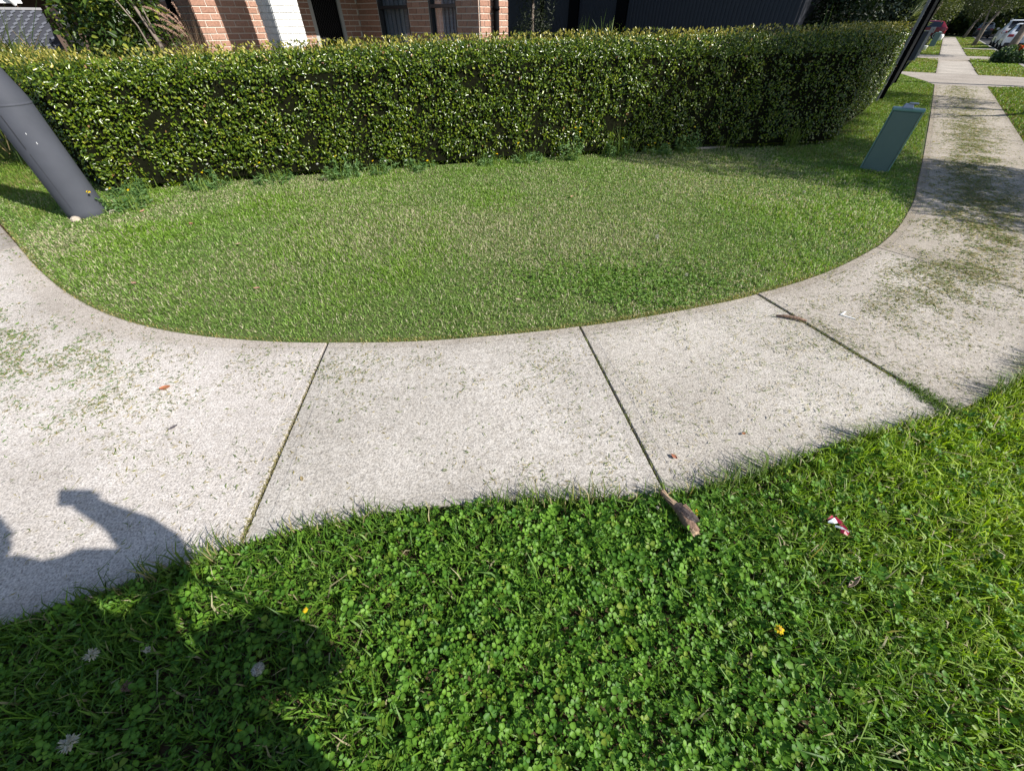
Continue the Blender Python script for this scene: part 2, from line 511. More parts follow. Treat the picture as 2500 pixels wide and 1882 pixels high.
def nearest(curve, p):
    return int(np.argmin(np.hypot(curve[:, 0] - p[0], curve[:, 1] - p[1])))

def resample(pl, us):
    pl = np.array([np.asarray(p, float) for p in pl])
    d = np.concatenate([[0], np.cumsum(np.hypot(*(pl[1:] - pl[:-1]).T))])
    return np.stack([np.interp(np.asarray(us) * d[-1], d, pl[:, 0]), np.interp(np.asarray(us) * d[-1], d, pl[:, 1])], 1), d[-1]
def slab_mesh(inner, outer, z=0.0, edge=0.075, tone=(1, 1, 1)):
    """concrete slab ruled between its two edge polylines; trowelled border a little lower than the field"""
    _, La = resample(inner, [0, 1]); _, Lb = resample(outer, [0, 1])
    L_ = (La + Lb) / 2
    wd = np.hypot(*(np.asarray(inner[0]) - np.asarray(outer[0])))
    e = [0, .006, edge, edge + .005, .17]
    us = [q / L_ for q in e] + list(np.linspace(.17, L_ - .17, max(4, int(L_ / .16)))[1:-1] / L_) + [1 - q / L_ for q in e[::-1]]
    vs_ = [q / wd for q in e] + [.35, .5, .65] + [1 - q / wd for q in e[::-1]]
    A, _ = resample(inner, us); B, _ = resample(outer, us)
    nu, nv = len(us), len(vs_)
    V, C = [], []
    for j, v in enumerate(vs_):
        for i in range(nu):
            p = A[i] * (1 - v) + B[i] * v
            ri, rj = min(i, nu - 1 - i), min(j, nv - 1 - j)
            V.append((p[0], p[1], z + (-.006, 0, 0, .0014)[min(ri, rj, 3)]))
            q = min((.64, .92, .94, .985, 1.0)[min(ri, 4)], (.60, .80, .82, .88, 1.0)[min(rj, 4)])
            q *= 1 + .05 * (vnoise([p[0]], [p[1]], 2.3, 44)[0] - .5)
            br = max(0, 1 - rj / 4) if j < nv / 2 else 0
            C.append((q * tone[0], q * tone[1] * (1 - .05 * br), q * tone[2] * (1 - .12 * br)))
    F = [(j * nu + i, j * nu + i + 1, (j + 1) * nu + i + 1, (j + 1) * nu + i) for j in range(nv - 1) for i in range(nu - 1)]
    rim = [i for i in range(nu)] + [j * nu + nu - 1 for j in range(1, nv)] + [(nv - 1) * nu + i for i in range(nu - 2, -1, -1)] + [j * nu for j in range(nv - 2, 0, -1)]
    k0 = len(V)
    for r_ in rim:
        V.append((V[r_][0], V[r_][1], z - .11)); C.append((.5, .47, .43))
    m_ = len(rim)
    F += [(rim[i], rim[(i + 1) % m_], k0 + (i + 1) % m_, k0 + i) for i in range(m_)]
    mb = MB(); mb.add(V, F)
    me = mb.mesh('concrete_slab')
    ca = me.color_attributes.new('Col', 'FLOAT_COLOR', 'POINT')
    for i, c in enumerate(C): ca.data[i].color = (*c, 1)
    return me

path_root = structure(empty('footpath'))
# bed below the slabs (soil seen in the joints)
bed = MB()
bed.prism([tuple(p) for p in INNER] + [tuple(p) for p in OUTER[::-1]], -0.12, -0.035)
bed.build('path_bed', M['soil'], path_root)
# joints: pairs of points on the inner and outer edges
joints = [((-1.23, 2.045), (-1.115, .69)), ((.475, 2.235), (.70, .915)), ((1.93, 2.68), (2.42, 1.42)), ((3.46, 3.53), (4.22, 2.50)),
          (W(9.0, .65)[:2], W(9.0, 1.99)[:2]), (W(11.9, .65)[:2], W(11.9, 2.0)[:2]), (W(15, .65)[:2], W(15, 2.0)[:2]),
          (W(18.2, .64)[:2], W(18.2, 2.0)[:2])]
jit = [(nearest(INNER, a), nearest(OUTER, b), np.array(a), np.array(b)) for a, b in joints]
def cutpoly(k0, k1, gap=0.0058):
    """edge polylines between two joints, trimmed by the half-gap"""
    i0, o0, a0, b0 = k0; i1, o1, a1, b1 = k1
    def unit(v): return v / np.linalg.norm(v)
    cr = lambda a, b, p: (b[0] - a[0]) * (p[1] - a[1]) - (b[1] - a[1]) * (p[0] - a[0])
    ctr_ = (a0 + a1 + b0 + b1) / 4
    ok = lambda p: (cr(a0, b0, p) * cr(a0, b0, ctr_) > 0 and abs(cr(a0, b0, p)) > .08 and
                    cr(a1, b1, p) * cr(a1, b1, ctr_) > 0 and abs(cr(a1, b1, p)) > .08)
    tin = unit(a1 - a0); tout = unit(b1 - b0)
    inn = [a0 + tin * gap] + [INNER[i] for i in range(max(i0 - 2, 0), i1 + 2) if i < len(INNER) and ok(INNER[i])] + [a1 - tin * gap]
    out = [b0 + tout * gap] + [OUTER[i] for i in range(max(o0 - 2, 0), o1 + 2) if i < len(OUTER) and ok(OUTER[i])] + [b1 - tout * gap]
    return inn, out
slabs = []
jl = (np.array((-4.70, 3.545)), np.array((-5.65, 2.30)))
i_left = nearest(INNER, jl[0])
left_in = [jl[0] + np.array((.012, -.009))] + [INNER[i] for i in range(i_left + 1, jit[0][0]) if np.hypot(*(INNER[i] - jit[0][2])) > .06] + [jit[0][2] + np.array((-.010, 0))]
left_out = [jl[1], np.array((-6.3, 1.1)), np.array((-5.6, -.7))] + [OUTER[i] for i in range(0, jit[0][1]) if np.hypot(*(OUTER[i] - jit[0][3])) > .06] + [jit[0][3] + np.array((-.008, -.002))]
slabs.append((left_in, left_out))
for a, b in zip(jit[:-1], jit[1:]):
    slabs.append(cutpoly(a, b))
endj = (len(INNER) - 1, len(OUTER) - 1, INNER[-1], OUTER[-1])
slabs.append(cutpoly(jit[-1], endj))
slabs.append(([np.array((-9.4, 7.12)), jl[0] - np.array((.012, -.009))], [np.array((-10.3, 5.85)), jl[1] - np.array((.012, -.009))]))
for a, b in ((27.05, 30.3), (30.3, 33.5), (33.5, 36.4), (42.1, 46), (46, 50), (50, 54), (54, 59), (59, 64), (64, 70), (70, 77), (77, 85), (85, 93)):
    slabs.append(([np.array(W(a + .01, .60)[:2]), np.array(W(b - .01, .58)[:2])], [np.array(W(a + .01, 1.92)[:2]), np.array(W(b - .01, 1.88)[:2])]))
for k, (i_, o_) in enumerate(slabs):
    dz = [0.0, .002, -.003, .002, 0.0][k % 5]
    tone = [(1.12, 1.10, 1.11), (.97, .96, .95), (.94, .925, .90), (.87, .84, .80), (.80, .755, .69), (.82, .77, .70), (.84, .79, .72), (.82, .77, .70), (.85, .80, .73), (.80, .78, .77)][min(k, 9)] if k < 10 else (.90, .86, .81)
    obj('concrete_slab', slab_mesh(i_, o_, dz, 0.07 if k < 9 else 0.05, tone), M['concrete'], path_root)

# driveways crossing the path
for poly in ([(25.9, -.55), (22.9, .37), (21.82, .62), (22.12, 1.97), (22.7, 2.9), (23.3, 3.72), (27.0, 3.72), (27.0, -.55)],
             [(38.8, -.5), (36.45, .58), (37.9, 1.85), (39.0, 3.0), (39.4, 3.72), (42.05, 3.72), (42.05, -.5)],
             [(53.8, 2.0), (53.0, 3.72), (55.6, 3.72), (55.0, 2.0)]):
    d = MB(); d.prism([W(*p)[:2] for p in poly], -.12, .001)
    o = d.build('driveway', M['concrete_far'])
    ca = o.data.color_attributes.new('Col', 'FLOAT_COLOR', 'POINT')
    for c in ca.data: c.color = (1, 1, 1, 1)
    structure(o)

KN = 3.75                                   # kerb line
d = MB(); d.prism([W(-3, KN)[:2], W(98, KN)[:2], W(98, KN + .15)[:2], W(-3, KN + .15)[:2]], -.16, .004)
d.prism([W(-3, KN + .152)[:2], W(98, KN + .152)[:2], W(98, KN + .45)[:2], W(-3, KN + .45)[:2]], -.16, -.125)
o = d.build('kerb', M['kerb'])
ca = o.data.color_attributes.new('Col', 'FLOAT_COLOR', 'POINT')
for c in ca.data: c.color = (1, 1, 1, 1)
structure(o)
d = MB(); d.prism([W(-6, KN + .452)[:2], W(140, KN + .452)[:2], W(140, KN + 8)[:2], W(-6, KN + 8)[:2]], -.159, -.130)
structure(d.build('road', M['asphalt']))

# turf bases
LAWN = [tuple(p) for p in INNER] + [W(21.8, -.6)[:2], W(14, -.6)[:2], W(9.6, -1.6)[:2], (4.0, 8.6), (-5.4, 6.2), (-9.0, 9.6)]
d = MB(); d.prism(LAWN, -.14, -.007)
structure(d.build('lawn', M['turf']))
VERGE = [tuple(p) for p in OUTER] + [W(22.7, 2.9)[:2], W(23.2, 3.7)[:2], W(4, 3.72)[:2], W(0.5, 3.4)[:2], (1.9, -2.4), (-4.4, -2.4)]
d = MB(); d.prism(VERGE, -.14, -.020)
structure(d.build('verge', M['soil']))
far_strips = []
for s0, s1, n0, n1 in ((27.05, 38.0, -.5, .57), (42.1, 95, -.5, .55), (27.05, 39.0, 1.95, 3.7), (42.1, 52.9, 1.95, 3.7), (55.7, 95, 1.92, 3.7)):
    far_strips.append((s0, s1, n0, n1))
d = MB()
for s0, s1, n0, n1 in far_strips:
    d.prism([W(s0, n0)[:2], W(s1, n0)[:2], W(s1, n1)[:2], W(s0, n1)[:2]], -.14, -.018)
d.prism([W(25.8, -.55)[:2], W(21.9, -.55)[:2], W(21.75, .55)[:2], W(22.8, .36)[:2]], -.14, -.018)
structure(d.build('far_verge', M['turf']))

# ------------------------------------------------------------------ hedge
hf = [(-5.02, 5.10), (-4.0, 5.50), (-2.5, 5.95), (-.9, 6.43), (1.0, 6.93), (3.1, 7.38), (4.6, 7.56), (5.30, 7.66), (5.70, 7.90), (5.92, 8.40)]
def hz(x):      # top height along the chamfer
    return np.interp(x, [-5.2, -3, -1, 2, 4, 6.3, 12], [1.22, 1.29, 1.35, 1.40, 1.42, 1.45, 1.45])
hedge = tag(empty('hedge', (0, 6.8, 0)), 'long clipped box hedge of small glossy leaves behind the lawn', 'hedge')
H0 = Vector((0, 6.8, 0))
left_ret = [(-5.02, 5.10), (-6.4, 6.15), (-8.6, 7.8)]
right_ret = [(5.92, 8.40), W(13.0, -.60)[:2], W(15.6, -.56)[:2]]
back = [(-8.0, 8.6), (-4.7, 6.25), (-2.8, 6.95), (.6, 7.95), (4.6, 8.75), W(11.6, -1.75)[:2], W(15.6, -1.6)[:2]]
foot = [left_ret[2], left_ret[1]] + hf + right_ret[1:] + back[::-1]
FOOT = np.array(foot)
def inset_poly(poly, d):
    bm = bmesh.new()
    f = bm.faces.new([bm.verts.new((p[0], p[1], 0)) for p in poly])
    bmesh.ops.inset_region(bm, faces=[f], thickness=d, use_even_offset=True)
    out = [(v.co.x, v.co.y) for v in f.verts]
    bm.free()
    return out
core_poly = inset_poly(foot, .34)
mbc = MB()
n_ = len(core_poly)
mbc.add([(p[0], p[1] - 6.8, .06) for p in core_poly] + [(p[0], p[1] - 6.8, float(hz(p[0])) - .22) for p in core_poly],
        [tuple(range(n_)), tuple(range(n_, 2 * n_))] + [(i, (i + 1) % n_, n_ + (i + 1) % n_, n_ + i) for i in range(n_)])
mbc.build('twig_shade_core', M['twig_shade'], hedge)
def hedge_face(line, count, zfun, shift=0.0):
    line = np.array(line)
    seg = np.hypot(*(line[1:] - line[:-1]).T)
    cum = np.concatenate([[0], np.cumsum(seg)])
    t = rng.random(count) * cum[-1]
    i = np.clip(np.searchsorted(cum, t) - 1, 0, len(seg) - 1)
    fr = (t - cum[i]) / seg[i]
    p = line[i] + (line[i + 1] - line[i]) * fr[:, None]
    tg = (line[i + 1] - line[i]) / seg[i][:, None]
    nr = np.stack([tg[:, 1], -tg[:, 0]], 1)
    top = zfun(p[:, 0])
    z = rng.random(count) * (top - .02) + .02
    # bumps: clumps stand out, hollows fall back
    b = fbm(t * 1.0, z, 4.2, 2) * 1.2 - .6
    b2 = vnoise(t, z, 11, 5) - .5
    rel = z / top
    roundtop = np.where(rel > .86, -((rel - .86) / .14) ** 2 * .10, 0)
    under = np.where(z < .16, -(.16 - z) * .5, 0)
    off = .03 + .07 * b + .055 * b2 + roundtop + under - rng.random(count) ** 1.5 * .17
    P = np.stack([p[:, 0] + nr[:, 0] * off, p[:, 1] + nr[:, 1] * off, z], 1)
    N3 = np.stack([nr[:, 0], nr[:, 1], np.zeros(count)], 1)
    return P, N3, t
hp = []
def hedge_leaves(P, N3, up=.55, col=None, size=1.0):
    n = len(P)
    nn = N3 * .8 + np.array([0, 0, up]) + randunit(n) * .75
    T = N3 * .55 + randunit(n) * 1.0 + np.array([0, 0, .15])
    L = rng.uniform(.026, .047, n) * size
    Wd = L * rng.uniform(.45, .58, n)
    return leaves(P, nn, T, L, Wd, col, .22, .08)
def hedge_cols(n, P, young_or_lit=0.12):
    a = mixc((.024, .060, .006), (.165, .240, .012), rng.random(n) ** 1.3)
    y = rng.random(n) < young_or_lit
    a[y] = mixc((.14, .20, .015), (.27, .29, .03), rng.random(y.sum()))
    d_ = rng.random(n) < .006
    a[d_] = (.30, .17, .07)
    return a
for line, cnt in ((hf, 225000), (left_ret[::-1], 26000), (right_ret, 56000)):
    P, N3, t = hedge_face(line, cnt, hz)
    deep = rng.random(cnt) < .50                       # leaves well inside the hedge
    P[deep] -= N3[deep] * rng.uniform(.08, .26, deep.sum())[:, None]
    keep = deep | (rng.random(cnt) < np.clip(.26 + 1.2 * fbm(t, P[:, 2], 11, 9), 0, 1))
    P, N3 = P[keep], N3[keep]
    hp.append(hedge_leaves(P, N3, col=hedge_cols(len(P), P, .09)))
# top surface: paler upright new growth
n = 150000
x = rng.uniform(-9, 11.5, n); y = rng.uniform(5, 14, n)
k = inside(foot, x, y); x, y = x[k], y[k]
df = dist_line(np.array([left_ret[2], left_ret[1]] + hf + right_ret[1:]), x, y)
k = (df < .75); x, y, df = x[k], y[k], df[k]
n = len(x)
zt = hz(x) - .03 - np.clip(.07 - df, 0, .07) * .9 + .035 * (fbm(x, y, 3.0, 4) - .4) + rng.random(n) ** 2.0 * (.07 + .06 * fbm(x, y, 2.2, 13))
P = np.stack([x, y, zt], 1)
yel = np.clip(fbm(x, y, 1.4, 21) * 1.6 - .12, 0, 1)
c = mixc((.05, .085, .012), (.12, .15, .02), rng.random(n))
yy = rng.random(n) < .30 + .5 * yel
c[yy] = mixc((.24, .24, .04), (.46, .40, .09), rng.random(yy.sum()))
nn = randunit(n) * .9 + np.array([0, -.35, .35])
T = randunit(n) * .6 + np.array([0, -.1, .9])
L = rng.uniform(.026, .046, n)
hp.append(leaves(P, nn, T, L, L * .5, c, .22, .05))
V, F, C = join(hp)
V = V - np.array([0, 6.8, 0])
fo = obj('foliage', np_mesh('hedge_foliage', V, F, C), M['hedge'], hedge)
fo['kind'] = 'stuff'

# ------------------------------------------------------------------ lawn grass
def lawn_field(n, box, poly, keepf, edge=.018):
    x = rng.uniform(box[0], box[1], n); y = rng.uniform(box[2], box[3], n)
    k = inside(poly, x, y)
    x, y = x[k], y[k]
    k = keepf(x, y)
    return x[k], y[k]
def lawn_cols(x, y, n):
    dryness = np.clip(fbm(x, y, .75, 31) * 1.9 - .62 + .22 * np.exp(-((x - .3) ** 2 / 5 + (y - 4.6) ** 2 / 1.2)), 0, 1)
    lush = np.clip((fbm(x, y, 1.1, 37) - .45) * 2.2, 0, 1) + np.clip(1 - np.hypot((x - 3.6) / 1.3, (y - 4.3) / .8), 0, 1)
    green = mixc((.120, .225, .040), (.265, .410, .090), rng.random(n))
    lg = mixc((.14, .28, .022), (.26, .42, .04), rng.random(n))
    c = green + (lg - green) * np.clip(lush, 0, 1)[:, None]
    st = rng.random(n) < .12 + .46 * dryness * (1 - np.clip(lush, 0, 1) * .7)
    c[st] = mixc((.40, .37, .22), (.62, .57, .39), rng.random(st.sum()))
    return c, dryness, lush
foot_in = inset_poly(foot, .10)
N_L = 640000
x, y = lawn_field(N_L, (-6.2, 6.4, 1.95, 8.4), LAWN, lambda x, y: ~inside(foot_in, x, y))
ed = dist_line(INNER, x, y)
bare = np.clip(fbm(x, y, 1.7, 51) * 2.4 - 1.35, 0, 1) * np.exp(-np.clip(dist_line(hf, x, y) - .25, 0, 9) / .35)
k = (ed > .004 + .022 * vnoise(x, y, 9, 3) ** 2) & (rng.random(len(x)) > bare * .8)
dep = np.hypot(x, y)
k &= rng.random(len(x)) < np.clip(5.2 / dep, .45, 1)
x, y, ed = x[k], y[k], ed[k]
n = len(x)
c, dryn, lush = lawn_cols(x, y, n)
clump = fbm(x, y, 6, 61)
h = (.015 + .025 * rng.random(n)) * (.4 + 1.25 * clump) * (1 + .9 * np.clip(lush, 0, 1)) 
h *= np.clip(ed / .07, .6, 1)
w = rng.uniform(.0034, .0066, n) * np.clip(np.hypot(x, y) / 3.8, 1, 1.6)
lean = rng.uniform(.35, 1.3, n)
P = np.stack([x, y, np.full(n, -.008)], 1)
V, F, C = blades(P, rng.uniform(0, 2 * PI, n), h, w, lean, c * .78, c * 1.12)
o = obj('lawn_grass', np_mesh('lawn_grass', V, F, C), M['grass'])
tag(o, 'short mown lawn grass mixed with straw filling the corner behind the curved footpath', 'grass', kind='stuff')

# dry clipped fringe along the curved edge
i0, i1 = nearest(INNER, (-.9, 2.05)), nearest(INNER, (3.0, 3.2))
pts = []
for a, b in zip(INNER[:-1], INNER[1:]):
    L_ = np.hypot(*(b - a))
    m_ = int(L_ * 520)
    t = rng.random(m_)
    q = a + (b - a) * t[:, None]
    nr = np.array([-(b - a)[1], (b - a)[0]]) / L_
    pts.append(q + nr * rng.uniform(-.006, .040, m_)[:, None])
q = np.concatenate(pts)
xx = q[:, 0]
wgt = np.where((xx > -.9) & (xx < 2.6), 1, .35)
q = q[(rng.random(len(q)) < wgt) & (q[:, 1] < 7) & (xx > -6)]
n = len(q)
c = mixc((.32, .25, .09), (.48, .42, .15), rng.random(n))
gk = rng.random(n) < .25; c[gk] = (.14, .19, .04)
P = np.concatenate([q, np.full((n, 1), -.008)], 1)
V, F, C = blades(P, rng.uniform(0, 2 * PI, n), rng.uniform(.012, .03, n), rng.uniform(.003, .005, n), rng.uniform(.4, 1.2, n), c * .8, c)
tag(obj('edge_grass', np_mesh('edge_grass', V, F, C), M['grass']), 'dry yellow clipped grass fringe along the curved lawn edge', 'grass', kind='stuff')

# grass to the right of the hedge and along both streets, further off
parts = []
def field_far(poly, box, dens, h0, h1, wmul=1.0, dry=.3, z=-.018, not_in=None):
    area = (box[1] - box[0]) * (box[3] - box[2])
    n = int(area * dens)
    x = rng.uniform(box[0], box[1], n); y = rng.uniform(box[2], box[3], n)
    k = inside(poly, x, y)
    if not_in is not None: k &= ~inside(not_in, x, y)
    x, y = x[k], y[k]; n = len(x)
    c = mixc((.105, .20, .024), (.21, .32, .04), rng.random(n))
    dn = np.clip(fbm(x, y, .6, 71) * 2 - .6, 0, 1)
    st = rng.random(n) < dry * (.4 + dn)
    c[st] = mixc((.24, .21, .07), (.36, .32, .13), rng.random(st.sum()))
    P = np.stack([x, y, np.full(n, z)], 1)
    dd = np.hypot(x, y)
    h = rng.uniform(h0, h1, n) * (.6 + .8 * fbm(x, y, 1.5, 75))
    return blades(P, rng.uniform(0, 2 * PI, n), h, rng.uniform(.005, .008, n) * np.clip(dd / 7, 1, 6) * wmul, rng.uniform(.2, 1, n), c * .75, c * 1.1)
strip1 = [W(8.6, -1.6)[:2], W(21.75, -.9)[:2], W(21.75, .60)[:2], W(7.6, .62)[:2], W(7.2, -.6)[:2]]
parts.append(field_far(strip1, (4.4, 14.6, 5.2, 17.5), 2300, .02, .05, 1.0, .25, -.008, foot_in))
lstrip = [(-5.0, 4.0), (-9.3, 7.2), (-8.9, 8.0), (-5.6, 5.4)]
parts.append(field_far(lstrip, (-9.5, -5.0, 3.9, 8.2), 4500, .02, .05, .8, .25, -.008, foot_in))
for s0, s1, n0, n1 in far_strips:
    pl = [W(s0, n0)[:2], W(s1, n0)[:2], W(s1, n1)[:2], W(s0, n1)[:2]]
    A = np.array(pl)
    step = 8.0
    ss = s0
    while ss < s1:
        e = min(ss + step, s1)
        m_ = int((e - ss) * (n1 - n0) * np.clip(26000 / ss ** 1.35, 40, 300))
        s_ = rng.uniform(ss, e, m_); n_2 = rng.uniform(n0, n1, m_)
        X = s_ * UX + n_2 * NX; Y = s_ * UY + n_2 * NY
        c = mixc((.12, .22, .022), (.23, .33, .04), rng.random(m_))
        dn = np.clip(fbm(X, Y, .5, 71) * 2 - .55, 0, 1)
        st = rng.random(m_) < .15 + .6 * dn
        c[st] = mixc((.22, .21, .06), (.34, .31, .11), rng.random(st.sum()))
        P = np.stack([X, Y, np.full(m_, -.018)], 1)
        parts.append(blades(P, rng.uniform(0, 2 * PI, m_), rng.uniform(.03, .08, m_), rng.uniform(.008, .012, m_) * np.clip(s_ / 9, 1, 8), rng.uniform(.2, 1, m_), c * .8, c * 1.1))
        ss = e
parts.append(field_far([W(25.8, -.55)[:2], W(21.7, -.55)[:2], W(21.75, .58)[:2], W(22.8, .36)[:2]], (13, 16.5, 16, 20.5), 1500, .03, .06, 1.0, .2, -.018))
# right verge beside the path
vr = [tuple(p) for p in OUTER[nearest(OUTER, (4.75, 2.92)):]] + [W(23.0, 3.6)[:2], W(5, 3.7)[:2]]
parts.append(field_far(vr, (4.2, 17.5, 1.2, 17.3), 650, .03, .07, 1.2, .2, -.018))
V, F, C = join(parts)
tag(obj('street_grass', np_mesh('street_grass', V, F, C), M['grass']), 'rough green and straw grass on the verges down the street', 'grass', kind='stuff')

# ------------------------------------------------------------------ near verge: long grass and clover
def near_region(n, box):
    x = rng.uniform(box[0], box[1], n); y = rng.uniform(box[2], box[3], n)
    k = inside(VERGE, x, y)
    return x[k], y[k]
def clover_w(x, y):
    # dense clover in the middle, thinning to grass on the right and along the path edge
    m = np.exp(-(((x - .25) / .75) ** 4)) * .95
    m = np.maximum(m, .28 * np.exp(-(((x + 1.2) / .7) ** 4)))
    m = np.maximum(m, .24 * np.exp(-(((x - 1.6) / 1.0) ** 4)))
    e = dist_line(OUTER, x, y)
    m = m * np.clip(e / .10, .25, 1)
    return np.clip(m * (.55 + .9 * fbm(x, y, 3.2, 81)), 0, 1)
x1, y1 = near_region(150000, (-2.8, 3.4, -.35, 1.85))
x2, y2 = near_region(60000, (3.0, 6.8, -.6, 4.8))
x3, y3 = near_region(16000, (-4.2, 4.5, -2.2, -.35))
x = np.concatenate([x1, x2, x3]); y = np.concatenate([y1, y2, y3])
cw = clover_w(x, y)
k = rng.random(len(x)) > .70 * cw
x, y, cw = x[k], y[k], cw[k]
n = len(x)
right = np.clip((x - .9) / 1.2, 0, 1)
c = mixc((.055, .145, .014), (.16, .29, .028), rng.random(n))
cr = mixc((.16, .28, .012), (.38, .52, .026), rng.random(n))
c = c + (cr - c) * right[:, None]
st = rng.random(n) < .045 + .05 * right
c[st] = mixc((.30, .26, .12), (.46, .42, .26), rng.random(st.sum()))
cl = fbm(x, y, 4, 85)
h = rng.uniform(.035, .11, n) * (.5 + 1.0 * cl) * (1 + .15 * right)
tall = rng.random(n) < .04
h[tall] *= 1.7
e = dist_line(OUTER, x, y)
h *= np.clip(.55 + e / .10 * .45, .55, 1)
lean = rng.uniform(.25, 1.15, n)
P = np.stack([x, y, np.full(n, -.02)], 1)
hd = rng.uniform(0, 2 * PI, n)
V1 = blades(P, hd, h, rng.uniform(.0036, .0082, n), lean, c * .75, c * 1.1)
# tufts leaning out over the concrete edge
q = []
for a, b in zip(OUTER[:-1], OUTER[1:]):
    L_ = np.hypot(*(b - a))
    if a[0] < -3 or a[0] > 6: continue
    m_ = int(L_ * 420)
    t = rng.random(m_)
    base = a + (b - a) * t[:, None]
    nr = np.array([-(b - a)[1], (b - a)[0]]) / L_           # toward the path
    tuft = vnoise(base[:, 0], base[:, 1], 7, 91)
    kk = rng.random(m_) < np.clip(tuft * 2.2 - .45, .05, 1)
    off = -rng.uniform(.0, .05, m_)
    pp = base + nr * off[:, None]
    ha = math.atan2(nr[1], nr[0]) + rng.normal(0, .75, m_)
    q.append(np.column_stack([pp, ha, tuft])[kk])
q = np.concatenate(q)
n = len(q)
c = mixc((.050, .105, .012), (.13, .20, .025), rng.random(n))
st = rng.random(n) < .12; c[st] = (.36, .31, .15)
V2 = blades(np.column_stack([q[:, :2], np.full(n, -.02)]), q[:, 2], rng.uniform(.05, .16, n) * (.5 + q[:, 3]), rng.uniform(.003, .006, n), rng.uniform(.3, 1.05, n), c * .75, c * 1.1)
V, F, C = join([V1, V2])
tag(obj('verge_grass', np_mesh('verge_grass', V, F, C), M['grass']), 'long lush green grass on the near verge, spilling over the path edge', 'grass', kind='stuff')

def clover(x, y, z, size, c, vein):
    n = len(x)
    a0 = rng.uniform(0, 2 * PI, n)
    tilt = randunit(n) * .58 + np.array([0, 0, 1.0])
    tilt /= np.linalg.norm(tilt, axis=1, keepdims=True)
    ex = np.cross(tilt, np.array([0, 1.0, 0])[None]); ex /= np.linalg.norm(ex, axis=1, keepdims=True)
    ey = np.cross(tilt, ex)
    ctr = np.stack([x, y, z], 1)
    Vs, Cs, Fs, k0 = [], [], [], 0
    for j in range(3):
        an = a0 + j * 2 * PI / 3 + rng.normal(0, .12, n)
        T = ex * np.cos(an)[:, None] + ey * np.sin(an)[:, None]
        S = np.cross(tilt, T)
        s = (size * rng.uniform(.88, 1.12, n))[:, None]
        up = rng.uniform(-.10, .32, n)[:, None]
        f = rng.uniform(.05, .30, n)[:, None]
        Lf = lambda u, v, hgt: ctr + T * s * u + S * s * v + tilt * s * (hgt + u * up)
        b = Lf(.05, 0, 0); m1 = Lf(.55, 0, 0); t = Lf(.96, 0, -.02)
        l1 = Lf(.42, .42, f); l2 = Lf(.86, .40, f); r1 = Lf(.42, -.42, f); r2 = Lf(.86, -.40, f)
        Vs.append(np.stack([b, m1, t, l1, l2, r1, r2], 1).reshape(-1, 3))
        cc = np.stack([c * .85, vein, c, c, c * 1.05, c, c * 1.05], 1).reshape(-1, 3)
        Cs.append(cc)
        k = np.arange(n) * 7 + k0
        Fs += [np.stack([k, k + 1, k + 3], 1), np.stack([k + 3, k + 1, k + 2], 1), np.stack([k + 3, k + 2, k + 4], 1),
               np.stack([k, k + 5, k + 1], 1), np.stack([k + 5, k + 2, k + 1], 1), np.stack([k + 5, k + 6, k + 2], 1)]
        k0 += n * 7
    return np.concatenate(Vs), Fs, np.concatenate(Cs)
x, y = near_region(92000, (-2.6, 3.6, -.3, 1.85))
cw = clover_w(x, y)
k = rng.random(len(x)) < cw * .75
x, y, cw = x[k], y[k], cw[k]
n = len(x)
e = dist_line(OUTER, x, y)
z = -.02 + (.016 + .070 * rng.random(n) ** .8) * (.35 + .95 * fbm(x, y, 7, 95)) * np.clip(.5 + e / .12, .5, 1)
sz = (.0085 + .0150 * rng.random(n) ** 1.2) * (.8 + .35 * vnoise(x, y, 2.2, 97))
c = mixc((.055, .155, .015), (.145, .290, .028), rng.random(n))
yk = rng.random(n) < .10; c[yk] = mixc((.12, .21, .02), (.20, .28, .03), rng.random(yk.sum()))
vein = np.clip(c * 1.30 + np.array([.01, .02, .008]), 0, 1)
V, F, C = clover(x, y, z, sz, c, vein)
# patch of small clover in the lawn
m_ = 3600
cx = rng.normal(.95, .55, m_); cy = rng.normal(2.82, .26, m_)
k = inside(LAWN, cx, cy) & (dist_line(INNER, cx, cy) > .05) & (fbm(cx, cy, 2.5, 99) > .38)
cx, cy = cx[k], cy[k]
c2 = mixc((.085, .175, .028), (.17, .29, .05), rng.random(len(cx)))
V2, F2, C2 = clover(cx, cy, rng.uniform(.0, .022, len(cx)), rng.uniform(.010, .016, len(cx)), c2, np.clip(c2 * 1.3, 0, 1))
tag(obj('verge_clover', np_mesh('clover', V, F, C), M['clover']), 'dense bed of three-leaved clover covering the near verge', 'clover', kind='stuff')
tag(obj('lawn_clover', np_mesh('lawn_clover', V2, F2, C2), M['clover']), 'dark green patch of small clover growing in the mown lawn', 'clover', kind='stuff')

